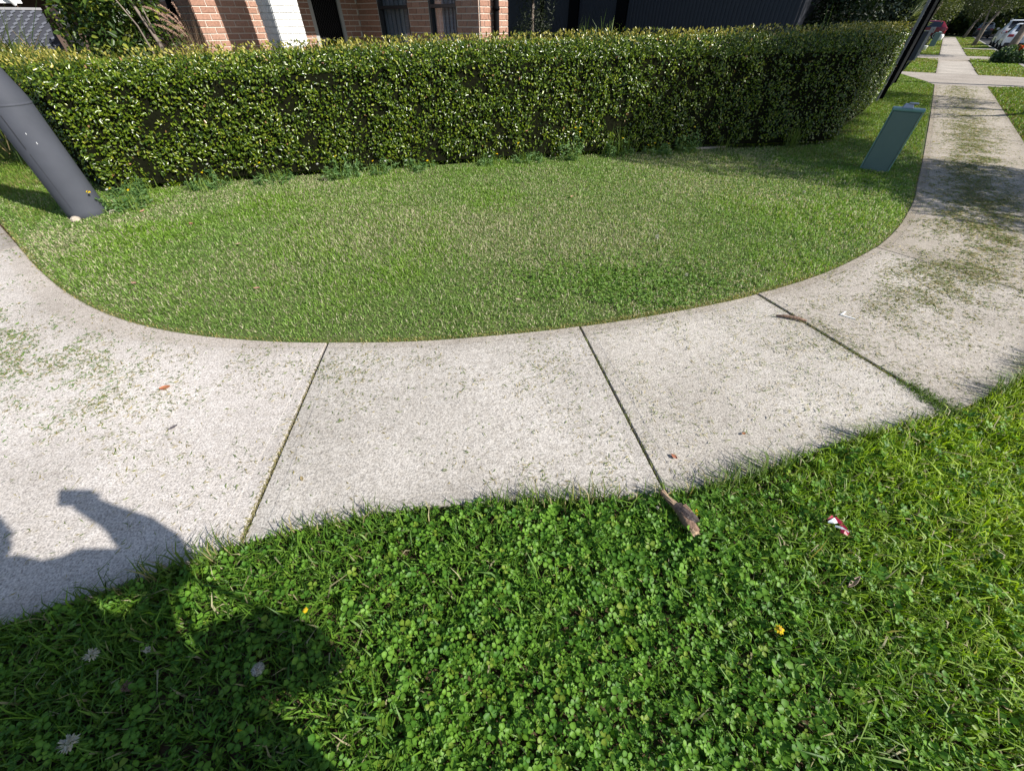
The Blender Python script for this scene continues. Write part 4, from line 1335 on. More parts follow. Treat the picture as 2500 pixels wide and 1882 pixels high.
mb = MB(); fbox(mb, 16.0, 16.08, -.56, -.50, -.02, 2.6); mb.build('pale_post', M['grey_steel'], fe)

# low dark fence end with pale posts further along
f2 = tag(empty('front_fence', W(34.9, -.45)), 'low dark fence section with pale edge posts beyond the first driveway', 'fence')
FL = Vector(W(34.9, -.45))
mb = MB(); fbox(mb, 34.86, 34.92, -1.05, -.48, 0, 1.18); mb.build('panel', M['panel_dark'], f2)
for s_, n_2 in ((34.9, -.44), (37.6, -.44), (40.6, -.44)):
    mb = MB(); fbox(mb, s_ - .05, s_ + .05, n_2 - .03, n_2 + .03, 0, 1.24); mb.build('post', M['grey_steel'], f2)
mb = MB(); fbox(mb, 34.96, 37.54, -.46, -.44, .05, 1.18); fbox(mb, 37.66, 40.54, -.46, -.44, .05, 1.18); mb.build('side_panel', M['panel_dark'], f2)
mb = MB(); fbox(mb, 34.85, 34.95, -1.05, -.47, 1.181, 1.22); mb.build('rail', M['grey_steel'], f2)
lb = tag(empty('letterbox', W(45.5, -.5)), 'small grey letterbox on a thin dark stand in front of the maroon car', 'letterbox')
FL = Vector(W(45.5, -.5))
mb = MB(); fbox(mb, 45.45, 45.55, -.55, -.45, 0, 1.0); mb.build('stand', M['black_steel'], lb)
mb = MB(); fbox(mb, 45.3, 45.7, -.62, -.36, 1.002, 1.28); mb.build('box', M['grey_steel'], lb)
mb = MB(); fbox(mb, 45.25, 45.29, -.56, -.42, 1.14, 1.17); mb.build('slot', M['black_steel'], lb)
mb = MB(); mb.lathe([(.16, 0), (.20, .22), (.21, .24), (.17, .25)], seg=12)
tag(mb.build('white_pot', M['plastic_white'], None, True, loc=W(49, -.45)), 'small white pot on the grass beside the low dark fence', 'pot')
mb = MB(); mb.lathe([(.18, 0), (.24, .35), (.20, .5), (.10, .55)], seg=12)
tag(mb.build('white_bin', M['plastic_white'], None, True, loc=W(74, .25)), 'small white bin beside the path near the rear of the maroon car', 'bin')

# ================================================================== cars
CT = [  # x, z_low, z_belt, z_top, half width, half width top   (rear at x=0, nose at +x)
    (0.00, .42, .80, .86, .74, .70), (0.05, .34, .96, 1.00, .82, .78), (.18, .30, 1.02, 1.12, .87, .74), (.62, .27, 1.04, 1.54, .89, .63),
    (1.5, .25, 1.02, 1.60, .90, .63), (2.45, .25, .99, 1.55, .90, .62), (3.15, .25, .98, 1.06, .90, .74), (4.05, .27, .88, .93, .87, .72), (4.38, .36, .66, .70, .76, .62)]
def car(base, heading, label, paint, sx=1.0, sz=1.0, rails=False):
    root = tag(empty('parked_car', base, heading), label, 'car')
    st = [(x * sx, zl, zb * sz, zt * sz, w, wt) for x, zl, zb, zt, w, wt in CT]
    rings = []
    for x, zl, zb, zt, w, wt in st:
        half = [(w * .90, zl), (w, zl + .16), (w * 1.01, (zl + zb) / 2 + .05), (w * .985, zb), (wt + (w - wt) * .10, zt - (zt - zb) * .12), (wt * .80, zt)]
        rings.append([(x, y, z) for y, z in half] + [(x, -y, z) for y, z in half[::-1]])
    m_ = len(rings[0])
    body, side_l, side_r, rear, front = MB(), MB(), MB(), MB(), MB()
    def quad(mbx, i, k):
        k2 = (k + 1) % m_
        mbx.add([rings[i][k], rings[i][k2], rings[i + 1][k2], rings[i + 1][k]], [(0, 1, 2, 3)])
    for i in range(len(rings) - 1):
        for k in range(m_):
            if k in (3, 7) and 3 <= i <= 5: quad(side_l if k == 3 else side_r, i, k)
            elif k in (4, 5, 6) and i == 2 and k == 5: quad(rear, i, k)
            elif k == 5 and i == 5: quad(front, i, k)
            else: quad(body, i, k)
    body.add(rings[0], [tuple(range(m_))]); body.add(rings[-1], [tuple(range(m_ - 1, -1, -1))])
    bo = body.mesh('body')
    bm = bmesh.new(); bm.from_mesh(bo); bmesh.ops.remove_doubles(bm, verts=bm.verts, dist=.001); bmesh.ops.recalc_face_normals(bm, faces=bm.faces); bm.to_mesh(bo); bm.free()
    bo.polygons.foreach_set('use_smooth', [True] * len(bo.polygons))
    ob = obj('body', bo, M[paint], root)
    sm = ob.modifiers.new('bevel', 'BEVEL'); sm.width = .03; sm.segments = 2; sm.limit_method = 'ANGLE'
    rear.build('rear_window', M['car_glass'], root); front.build('windscreen', M['car_glass'], root)
    for q_ in (side_l, side_r): q_.build('side_window', M['car_glass'], root)
    for s_ in (1, -1):
        tl = MB(); tl.box((.045 * sx, s_ * .66, .90 * sz), (.13, .36, .15 * sz), 0, .85); tl.build('tail_light', M['tail_red'], root, False, .02)
        hl = MB(); hl.box((4.22 * sx, s_ * .60, .72 * sz), (.16, .30, .12)); hl.build('headlight', M['rim'], root, False, .02)
        mi = MB(); mi.box((2.75 * sx, s_ * 1.0, 1.06 * sz), (.12, .20, .13)); mi.build('mirror', M[paint], root, False, .03)
        for x in (.80 * sx, 3.55 * sx):
            wv = MB()
            ring = []
            R_ = .335
            prof = [(R_ * .9, -.11), (R_, -.08), (R_, .08), (R_ * .9, .11)]
            n0 = 18
            vs = [(x + r * math.cos(2 * PI * k / n0), s_ * .80 + t, R_ + r * math.sin(2 * PI * k / n0)) for r, t in prof for k in range(n0)]
            fs = [(i * n0 + k, i * n0 + (k + 1) % n0, (i + 1) * n0 + (k + 1) % n0, (i + 1) * n0 + k) for i in range(3) for k in range(n0)]
            fs += [tuple(range(n0)), tuple(range(3 * n0, 4 * n0))]
            wv.add(vs, fs)
            wh = wv.build('wheel', M['rubber'], root)
            rv = MB(); vs = [(x + .21 * math.cos(2 * PI * k / 14), s_ * .915, R_ + .21 * math.sin(2 * PI * k / 14)) for k in range(14)] + [(x, s_ * .90, R_)]
            rv.add(vs, [(k, (k + 1) % 14, 14) for k in range(14)]); rv.build('rim', M['rim'], wh)
        if rails:
            ra = MB(); ra.tube([(.7 * sx, s_ * .60, 1.60 * sz), (.8 * sx, s_ * .60, 1.66 * sz), (2.3 * sx, s_ * .58, 1.64 * sz), (2.4 * sx, s_ * .58, 1.58 * sz)], .018, 6); ra.build('roof_rail', M['rim'], root)
    bp = MB(); bp.box((.0, 0, .40), (.10, 1.52, .20)); bp.build('bumper', M['car_trim'], root, False, .03)
    pl = MB(); pl.box((-.012 * sx, 0, .76 * sz), (.02, .38, .11)); pl.build('number_plate', M['plate'], root)
    sp_ = MB(); sp_.box((.56 * sx, 0, 1.535 * sz), (.26, 1.12, .03)); sp_.build('spoiler', M[paint], root, False, .01)
    return root
RZ = -.132
car(W(55.0, 4.95, RZ), ROT_S, 'white hatchback parked at the kerb, nearest of the cars, seen from behind', 'car_white', 1.0, 1.0)
car(W(62.3, 4.95, RZ), ROT_S, 'pearl white four-wheel drive with roof rails parked ahead of the white hatchback', 'car_silver', 1.05, 1.13, True)
car(W(97, 4.6, RZ), ROT_S, 'dark estate car parked far down the street between the tree trunks', 'car_dark', 1.05, 1.0)
car(W(82.5, .45, -.02), ROT_N + PI, 'maroon car parked across a driveway with its tail toward the footpath', 'car_red', 1.05, 1.05)

# ================================================================== trees
def tree(name, s_, n_, label, trunks, clouds, group=None, bark='pale_bark', z=-.02):
    b = W(s_, n_, z)
    r = tag(empty(name, b), label, 'tree', group)
    for pth, rad in trunks:
        mb = MB()
        pts = [Vector(W(s_ + a, n_ + c_, zz)) - Vector(b) for a, c_, zz in pth]
        mb.tube(pts, rad, 9)
        mb.build('trunk' if rad[0] > .06 else 'branch', M[bark], r, True)
    parts = []
    for ells, cnt, L0, L1, ratio, ca, cb, gap in clouds:
        E = [(*W(s_ + e[0], n_ + e[1])[:2], e[2], e[3], e[3], e[4]) for e in ells]
        parts.append(leafcloud(E, cnt, L0, L1, ratio, ca, cb, None, .3, gap=gap, surf=.35))
    V, F, C = join(parts)
    o = obj('crown', np_mesh(name + '_crown', V - np.array(b)[None], F, C), M['foliage'], r)
    o['kind'] = 'stuff'
    return r
OL0, OL1 = (.026, .042, .009), (.095, .115, .024)
YG0, YG1 = (.055, .080, .014), (.15, .17, .035)
# visible street trees along the verge
tree('street_tree', 43.2, 3.74 - .04, 'thick-trunked street tree in front of the white hatchback, above the red-flowered bush',
     [([(0, 0, -.02), (.1, .05, 1.1), (.25, .0, 2.4), (.4, -.3, 3.8)], [.24, .18, .15, .10])],
     [([(0, -.2, 3.6, 2.2, 1.3), (-1, .5, 3.9, 2.0, 1.2), (1.2, -.6, 3.6, 1.9, 1.2), (.4, .9, 5.0, 2.3, 1.5)], 9000, .10, .22, .30, OL0, OL1, 1.1)])
tree('street_tree', 60.8, 2.75, 'slender street tree with two pale leaning stems beside the footpath',
     [([(0, 0, -.02), (.2, .05, 1.2), (.5, .35, 2.3), (.9, .9, 3.6)], [.17, .11, .085, .05]), ([(.1, .05, .3), (.3, -.2, 1.6), (.6, -.5, 3.2)], [.09, .06, .04])],
     [([(.2, 0, 3.2, 2.2, 1.2), (1.0, .9, 2.9, 1.3, .8), (.2, 0, 3.7, 2.2, 1.2), (1.4, .9, 3.5, 2.0, 1.1), (-1.2, -.3, 3.9, 1.9, 1.1), (.3, .3, 4.8, 2.3, 1.3)], 10000, .10, .24, .28, OL0, OL1, 1.0)])
tree('street_tree', 88, 2.6, 'leaning street tree far down the verge before the dark car',
     [([(0, 0, -.02), (.3, .2, 1.4), (1.0, .8, 3.0)], [.17, .12, .08])],
     [([(.5, .3, 2.9, 2.2, 1.2), (.5, .3, 3.6, 2.6, 1.4), (-1.5, -.6, 3.8, 2.4, 1.3), (1.8, 1.2, 3.4, 2.4, 1.2), (0, 0, 5.0, 2.8, 1.5)], 9000, .14, .32, .3, OL0, OL1, .9)])
# lighter tree on the house side of the path, above the maroon car
tree('garden_tree', 70, -1.0, 'yellow-green leafy tree overhanging the footpath above the maroon car',
     [([(0, -.6, 0), (.1, -.5, 1.4), (0, -.2, 3.0)], [.16, .12, .08])],
     [([(0, .2, 3.3, 1.5, 1.3), (-.6, -.9, 3.0, 1.5, 1.2), (.8, .75, 2.4, 1.0, .9), (0, -.4, 4.6, 2.0, 1.4)], 9000, .10, .20, .42, YG0, YG1, 1.3)], bark='bark')
# spiky cordyline behind the black fence
b = W(24.5, -1.15)
r = tag(empty('spiky_palm', b), 'spiky pale-leaved cordyline palm just beyond the top of the black fence', 'palm')
mb = MB(); mb.tube([(0, 0, 0), (.02, 0, 1.5)], [.07, .05], 8); mb.build('trunk', M['bark'], r)
n = 70
u = randunit(n); u[:, 2] = np.abs(u[:, 2]) * .9 - .15
V, F, C = leaves(np.tile([[0.02, 0, 1.5]], (n, 1)) + u * .05, np.cross(u, np.cross(u, np.array([[0, 0, 1.0]]))) * -1 + .01, u, rng.uniform(.7, 1.05, n), np.full(n, .05), mixc((.16, .20, .08), (.34, .36, .20), rng.random(n)), .3, .15)
o = obj('crown', np_mesh('cordyline', V, F, C), M['foliage'], r); o['kind'] = 'stuff'

# street trees to the right of the picture whose shade falls on hedge, lawn and path
def place(w, n):        # w: distance across the sun direction
    a = (n + .25 * w) / .968
    x, y = a * .9063 + w * .4226, -a * .4226 + w * .9063
    return SN(x, y)
s_, n_ = place(7.9, 5.4)
tree('street_tree', s_, n_, 'broad leafy street tree on the right whose shade falls over the hedge end and footpath',
     [([(0, 0, -.1), (.05, 0, 1.4), (.1, .1, 3.0), (.1, .2, 4.6)], [.17, .13, .11, .07]), ([(.05, 0, 1.9), (.7, .2, 2.9), (1.1, .4, 4.0)], [.07, .05, .03]), ([(.05, 0, 2.1), (-.7, -.1, 3.1), (-1.0, 0, 4.2)], [.07, .05, .03])],
     [([(.1, .1, 3.4, .95, .9), (-.35, .3, 4.3, 1.0, 1.0), (.8, .2, 4.9, 1.25, 1.1), (1.25, .5, 5.9, 1.35, 1.2), (.2, .4, 6.0, 1.5, 1.2), (1.5, .0, 4.9, 1.0, .9), (1.9, .3, 6.8, 1.4, 1.1), (-1.5, .2, 3.1, .75, .65), (-.7, .0, 2.9, .9, .75), (.2, -.1, 3.0, .8, .7), (2.2, .2, 5.2, .8, .8), (3.1, .2, 5.35, .8, .8), (4.2, .2, 5.45, .9, .85), (5.4, .2, 5.5, .9, .85), (2.3, .2, 5.9, 1.1, 1.0), (3.3, .2, 6.4, 1.1, 1.0), (4.4, .2, 7.5, 1.3, 1.0)], 78000, .07, .13, .36, OL0, OL1, 1.4)])
s_, n_ = place(15.2, 5.2)
tree('street_tree', s_, n_, 'street tree on the right whose crown shades the path before the first driveway',
     [([(0, 0, -.1), (.1, 0, 1.5), (.1, .1, 4.0)], [.16, .12, .07]), ([(.1, 0, 1.9), (-1.0, .1, 2.6), (-1.6, .1, 3.2)], [.08, .06, .04])],
     [([(-1.6, .2, 3.4, .45, .35), (.3, .1, 3.6, .7, .8), (1.6, .2, 4.0, 1.3, 1.1), (.8, .3, 6.2, 1.6, 1.1), (2.4, .2, 5.4, 1.4, 1.2), (-1.3, .2, 7.6, 1.5, 1.0), (.4, .3, 7.9, 1.6, 1.1), (2.6, .2, 7.8, 1.6, 1.1)], 24000, .08, .15, .36, OL0, OL1, 1.4)])
s_, n_ = place(21.5, 4.9)
tree('street_tree', s_, n_, 'large street tree on the right shading the dark garage and tall shrubs',
     [([(0, 0, -.1), (.1, 0, 2.0), (.1, .1, 5.0)], [.20, .16, .10])],
     [([(0, .1, 6.4, 2.0, 1.5), (-1.8, .3, 7.2, 1.9, 1.4), (1.8, .2, 7.0, 2.0, 1.5), (0, 0, 8.6, 2.2, 1.5)], 16000, .10, .18, .36, OL0, OL1, 1.2)])
# red-flowered bush by the driveway
b = W(36.2, 3.35)
cl = leafcloud([(b[0], b[1], .30, .75, .70, .40), (b[0] + .5, b[1] - .2, .40, .5, .5, .42), (b[0] - .35, b[1] + .1, .25, .45, .45, .3)], 5200, .07, .13, .55, (.016, .05, .012), (.075, .14, .045), (.12, (.22, .28, .16), (.36, .42, .28)), up=.4, gap=2.4)
r = plant('flowering_bush', b, 'low dark leafy bush with orange-red flowers on the verge by the far driveway', 'bush', [cl], [([b, (b[0], b[1], .5)], [.03, .02])])
for i in range(9):
    p = Vector((random.uniform(-.1, .55), random.uniform(-.45, .15), random.uniform(.55, .85)))
    n = 16
    V = leaves(np.tile(np.array(p)[None], (n, 1)) + randunit(n) * .03, randunit(n), randunit(n), np.full(n, .075), np.full(n, .05), mixc((.55, .06, .012), (.75, .16, .03), rng.random(n)), .2, .1)
    obj('flower', np_mesh('red_flower', *V), M['petal'], r)

# background mass of trees at the end of the street
ells = []
for i in range(26):
    s_ = random.uniform(108, 125); n_ = random.uniform(-9, 15)
    x, y, _ = W(s_, n_); ells.append((x, y, random.uniform(1.5, 5), random.uniform(2, 3.2), random.uniform(2, 3.2), random.uniform(2.5, 4)))
for i in range(10):
    s_ = random.uniform(80, 110); n_ = random.uniform(9, 16)
    x, y, _ = W(s_, n_); ells.append((x, y, random.uniform(1.5, 5), 2.5, 2.5, 3.5))
V, F, C = leafcloud(ells, 60000, .3, .7, .5, (.03, .05, .012), (.10, .135, .032), gap=.6)
tag(obj('treeline', np_mesh('treeline', V, F, C), M['foliage']), 'dark mass of trees closing the far end of the street', 'trees', kind='stuff')
ells = []
for i in range(12):
    s_ = random.uniform(95, 112); n_ = random.uniform(-7, -1.2)
    x, y, _ = W(s_, n_); ells.append((x, y, random.uniform(.5, 4), 1.8, 1.8, 2.5))
V, F, C = leafcloud(ells, 16000, .2, .45, .5, (.02, .035, .008), (.07, .10, .02), gap=.8)
tag(obj('garden_shrubbery', np_mesh('shrubbery', V, F, C), M['foliage']), 'mixed garden shrubbery behind the maroon car', 'shrubbery', kind='stuff')

# ================================================================== small things on path, lawn and verge
def curl_leaf(name, p, size, ang, col, label, cat='fallen leaf', group=None, tilt=.2, ratio=.45):
    """single curled dry leaf with thickness"""
    nu, nv = 7, 4
    vs = []
    for i in range(nu):
        t = i / (nu - 1)
        w = math.sin(PI * min(.97, max(.04, t))) ** .8 * ratio * size * .5
        for j in range(nv):
            q = (j / (nv - 1) - .5) * 2
            vs.append(((t - .5) * size, q * w, size * (.10 * q * q + .16 * (t - .5) ** 2 * 4 * tilt * 2) + .004))
    fs = [(i * nv + j, i * nv + j + 1, (i + 1) * nv + j + 1, (i + 1) * nv + j) for i in range(nu - 1) for j in range(nv - 1)]
    mb = MB(); mb.add(vs, fs)
    me = mb.mesh(name)
    ca = me.color_attributes.new('Col', 'FLOAT_COLOR', 'POINT')
    for i in range(len(me.vertices)):
        k = random.uniform(.75, 1.2); ca.data[i].color = (col[0] * k, col[1] * k, col[2] * k, 1)
    o = obj(name, me, M['dry'], None, p, ang)
    so = o.modifiers.new('thick', 'SOLIDIFY'); so.thickness = .0012
    return tag(o, label, cat, group)
curl_leaf('fallen_leaf', (-2.02, 1.60, .002), .055, .4, (.42, .17, .09), 'brown-orange leaf lying on the pale slab at the far left', ratio=.7)
curl_leaf('fallen_leaf', (-1.78, 1.30, .002), .045, .9, (.09, .08, .09), 'small dark grey leaf on the pale left slab above the phone shadow', ratio=.4)
curl_leaf('fallen_leaf', (.795, 1.115, .002), .035, -.9, (.42, .17, .10), 'reddish-brown leaf on the slab just right of the second joint', ratio=.6)
curl_leaf('fallen_leaf', (1.20, 1.26, .002), .022, .3, (.33, .14, .06), 'tiny brown leaf scrap on the third slab near the verge', ratio=.7)
curl_leaf('fallen_leaf', (-.98, .99, .002), .03, 2.2, (.38, .30, .16), 'tan leaf scrap on the slab beside the first joint', ratio=.5)
GL_ = 'brown leaves lying on the lawn'
for x, y, z, c, lab in ((-2.02, 2.72, .018, (.42, .24, .18), 'pinkish-brown leaf on the lawn near the curved edge, nearest the first slab joint'),
                        (-3.05, 2.80, .018, (.45, .26, .20), 'pinkish-brown leaf on the lawn below the grey pole'),
                        (-3.35, 4.05, .018, (.45, .22, .14), 'reddish leaf on the grass in front of the hedge at left'),
                        (-4.12, 4.42, .016, (.50, .26, .19), 'red-brown leaf on the grass just right of the pole stones'),
                        (-2.6, 3.55, .018, (.40, .30, .20), 'tan leaf on the left half of the lawn'),
                        (.72, 4.9, .018, (.50, .32, .20), 'orange-tan leaf in the middle of the lawn before the hedge'),
                        (.05, 2.55, .018, (.46, .40, .28), 'pale straw-coloured leaf near the lawn edge by the second joint')):
    curl_leaf('fallen_leaf', (x, y, z), random.uniform(.04, .06), random.uniform(0, 3), c, lab, 'fallen leaf', GL_, ratio=.55)
curl_leaf('curled_bark_strip', (-1.80, .375, .035), .12, -.35, (.36, .13, .09), 'curved red-brown bark strip at the shaded verge edge, lower left', 'bark strip', tilt=1.6, ratio=.16)
curl_leaf('dry_strip', (1.26, .52, .045), .075, .5, (.36, .28, .22), 'grey-brown dry strip lying in the grass right of the clover', 'bark strip', ratio=.25)

# peeling bark stick at the verge edge
bk_ = tag(empty('bark_stick', (.700, .79, .052)), 'peeling brown piece of bark lying at the edge of the clover by the second joint', 'bark stick')
mb = MB(); mb.tube([(-.040, .105, .012), (-.030, .075, .010), (-.012, .040, .010), (.006, 0, .014), (.020, -.045, .014), (.032, -.085, .010)], [.009, .007, .011, .019, .020, .015], 12)
for i, v in enumerate(mb.v):
    k = 1 + .22 * math.sin(i * 2.4) * math.cos(i * 1.1); mb.v[i] = (v[0] + .002 * math.sin(i * 5.1), v[1], v[2] * .9 + .004 * math.sin(i * 3.3) * k)
mb.build('core', M['bark_piece'], bk_, True); bk_.scale = (1.2, 1.0, 1.15)
def strip(path, w, mat, name):
    vs, fs = [], []
    for i, (x, y, z) in enumerate(path):
        for q in (-1, -.3, .3, 1):
            vs.append((x + q * w[i], y + q * w[i] * .45, z - abs(q) * w[i] * .5 + .002 * math.sin(i * 2.1 + q * 3)))
    for i in range(len(path) - 1):
        for j in range(3): fs.append((i * 4 + j, i * 4 + j + 1, i * 4 + j + 5, i * 4 + j + 4))
    m_ = MB(); m_.add(vs, fs); o = m_.build(name, M[mat], bk_)
    so = o.modifiers.new('thick', 'SOLIDIFY'); so.thickness = .0022
strip([(-.036, .10, .022), (-.026, .07, .020), (-.012, .040, .026), (-.002, .018, .030)], [.006, .008, .009, .010], 'wood_pale', 'peeled_wood')
strip([(-.004, .030, .032), (.010, .004, .037), (.026, -.026, .038), (.042, -.052, .033)], [.015, .018, .016, .010], 'bark_dark', 'bark_flake')
strip([(.016, .022, .036), (.030, -.008, .034), (.046, -.038, .026)], [.008, .009, .006], 'bark_piece', 'bark_flake')
strip([(.024, -.075, .025), (.030, -.090, .022), (.034, -.098, .014)], [.012, .014, .012], 'wood_pale', 'broken_end')

# stick in the third joint
sk = MB(); sk.tube([(-.095, .035, .010), (-.03, .018, .013), (.04, -.012, .013), (.085, -.038, .009)], [.006, .0115, .012, .006], 8)
tag(sk.build('dry_stick', M['bark_piece'], None, True, loc=(2.005, 2.315, .004), rz=.05), 'dry brown stick lying across the third slab joint', 'stick')
# white bent plastic bit
wb = MB(); wb.add([(-.065, .0, .002), (.02, .07, .002), (.028, .060, .002), (-.045, .002, .002), (.055, -.062, .002), (.048, -.072, .002),
                   (-.065, .0, .010), (.02, .07, .010), (.028, .060, .010), (-.045, .002, .010), (.055, -.062, .010), (.048, -.072, .010)],
                  [(0, 3, 2, 1), (0, 5, 4, 3), (6, 7, 8, 9), (6, 9, 10, 11), (0, 1, 7, 6), (1, 2, 8, 7), (2, 3, 9, 8), (3, 4, 10, 9), (4, 5, 11, 10), (5, 0, 6, 11)])
tag(wb.build('plastic_scrap', M['plastic_white'], None, loc=(2.43, 2.36, .003), rz=-.1), 'white bent plastic scrap shaped like an arrowhead on the path', 'litter')
# torn wrapper in the verge: thin crumpled red and pale strip
lit = tag(empty('torn_wrapper', (1.335, .74, .040)), 'torn red and white wrapper caught in the long grass at right', 'litter')
def ribbon(pts, w, mat, name):
    vs, fs = [], []
    for i, (x, y, z) in enumerate(pts):
        a = Vector(pts[min(i + 1, len(pts) - 1)]) - Vector(pts[max(i - 1, 0)])
        sd = Vector((-a.y, a.x, 0)).normalized()
        vs += [(x + sd.x * w[i], y + sd.y * w[i], z + .004), (x - sd.x * w[i], y - sd.y * w[i], z - .003)]
    for i in range(len(pts) - 1): fs.append((2 * i, 2 * i + 1, 2 * i + 3, 2 * i + 2))
    m_ = MB(); m_.add(vs, fs); o = m_.build(name, M[mat], lit)
    so = o.modifiers.new('thick', 'SOLIDIFY'); so.thickness = .0008
ribbon([(-.032, .022, .018), (-.012, .030, .026), (.002, .044, .022)], [.007, .009, .005], 'litter_red', 'red_strip')
ribbon([(-.038, .014, .020), (-.018, .014, .028), (.002, .020, .026)], [.003, .010, .012], 'litter_white', 'white_strip')
ribbon([(.000, .032, .028), (.014, .008, .028), (.022, -.022, .024), (.030, -.044, .018)], [.010, .008, .006, .004], 'litter_red', 'red_strip')
ribbon([(-.016, -.006, .020), (.004, -.018, .026), (.026, -.040, .022)], [.003, .004, .004], 'litter_white', 'white_strip')
ribbon([(-.004, -.030, .018), (.008, -.036, .024), (.022, -.048, .020)], [.008, .010, .006], 'litter_red', 'red_strip')

lit.scale = (.85, .85, .85)
bpy.data.objects['plastic_scrap'].scale = (.72, .72, .72)
# flowers
def flower(kind, p, label, r=.013, stem=.05, lean=0.0, cat='flower', group=None):
    f = tag(empty(kind, p, random.uniform(0, 6)), label, cat, group)
    mb = MB(); top = Vector((lean * stem, 0, stem)); mb.tube([(0, 0, -.03), (lean * stem * .4, 0, stem * .5), top], .0011, 5)
    o = mb.build('stem', M['stem_green'], f)
    if kind == 'dandelion_flower':
        n = 46
        u = randunit(n); u[:, 2] = np.abs(u[:, 2]) * .8 + .15
        V = leaves(np.tile([list(top)], (n, 1)), np.tile([[0, 0, 1.0]], (n, 1)) + u * .3, u, rng.uniform(r * .7, r * 1.1, n), np.full(n, r * .32), mixc((.75, .52, .01), (.85, .66, .03), rng.random(n)), .1, .1)
        obj('petals', np_mesh('petals', *V), M['petal'], f)
        mb = MB(); mb.lathe([(r * .35, -.004), (r * .4, 0), (r * .3, .004)], tuple(top), 8); mb.build('centre', M['flower_centre'], f)
    elif kind == 'clover_flower':
        n = 70
        u = randunit(n)
        pale = (.62, .60, .52) if 'brown' not in label else (.30, .20, .17)
        V = leaves(np.tile([list(top)], (n, 1)) + u * r * .35, randunit(n), u + np.array([0, 0, .15]), rng.uniform(r * .6, r * .9, n), np.full(n, r * .24), mixc(tuple(q * .7 for q in pale), pale, rng.random(n)), .1, .1)
        obj('petals', np_mesh('clover_head', *V), M['petal'], f)
    elif kind == 'dandelion_clock':
        n = 420
        u = randunit(n)
        P = np.tile([list(top)], (n, 1)) + u * r * .85
        V = leaves(P - u * r * .7, randunit(n), u, np.full(n, r * .75), np.full(n, .0007), np.tile([[.45, .42, .40]], (n, 1)), 0, 0)
        V2 = leaves(P, u + randunit(n) * .3, randunit(n), np.full(n, r * .22), np.full(n, .0009), np.tile([[.62, .62, .62]], (n, 1)), 0, 0)
        obj('seeds', np_mesh('seeds', *join([V, V2])), M['petal'], f)
        mb = MB(); mb.lathe([(.0015, -.003), (.003, 0), (.0018, .003)], tuple(top), 8); mb.build('centre', M['flower_centre'], f)
    return f
M['stem_green'] = flat('stem_green', (.10, .16, .03), .6)
M['flower_centre'] = flat('flower_centre', (.45, .28, .02), .7)
flower('dandelion_flower', (.775, .80, .0), 'orange-yellow dandelion beside the bark stick', .014, .055)
flower('dandelion_flower', (.90, .365, .02), 'bright yellow dandelion in the grass at lower right', .017, .055)
flower('dandelion_flower', (-.98, .025, .03), 'yellow dandelion in the shadow at the bottom edge of the grass', .018, .055, .4)
flower('dandelion_flower', (-.73, .43, .0), 'small orange flower in the rounded bag shadow', .011, .05)
flower('dandelion_flower', (-.80, .12, .0), 'small orange flower at the lower edge of the body shadow', .011, .045)
flower('clover_flower', (-1.30, .285, .02), 'white clover head on a long stalk in the shaded grass', .019, .075, .5)
flower('clover_flower', (-1.195, .31, .0), 'small pale clover bud right of the stalked white clover head', .010, .06)
flower('clover_flower', (-1.20, .215, .0), 'brown withered clover head in the shaded grass', .017, .05)
flower('clover_flower', (-1.25, .085, .02), 'large white clover head low in the shaded grass at lower left', .022, .06)
flower('clover_flower', (.62, .82, .0), 'pale clover head by the path edge left of the bark stick', .008, .05)
flower('dandelion_clock', (-.80, .255, .01), 'round grey dandelion seed head at the edge of the shadow', .021, .065)
flower('clover_flower', (1.45, 2.93, .0), 'small white clover head in the lawn above the clover patch', .014, .03)
flower('clover_flower', (1.42, 3.70, .0), 'white puffy flower head on the lawn right of the middle', .022, .03)
flower('clover_flower', (3.60, 5.05, .0), 'tiny pale flower in the bright grass near the path bend', .018, .03)

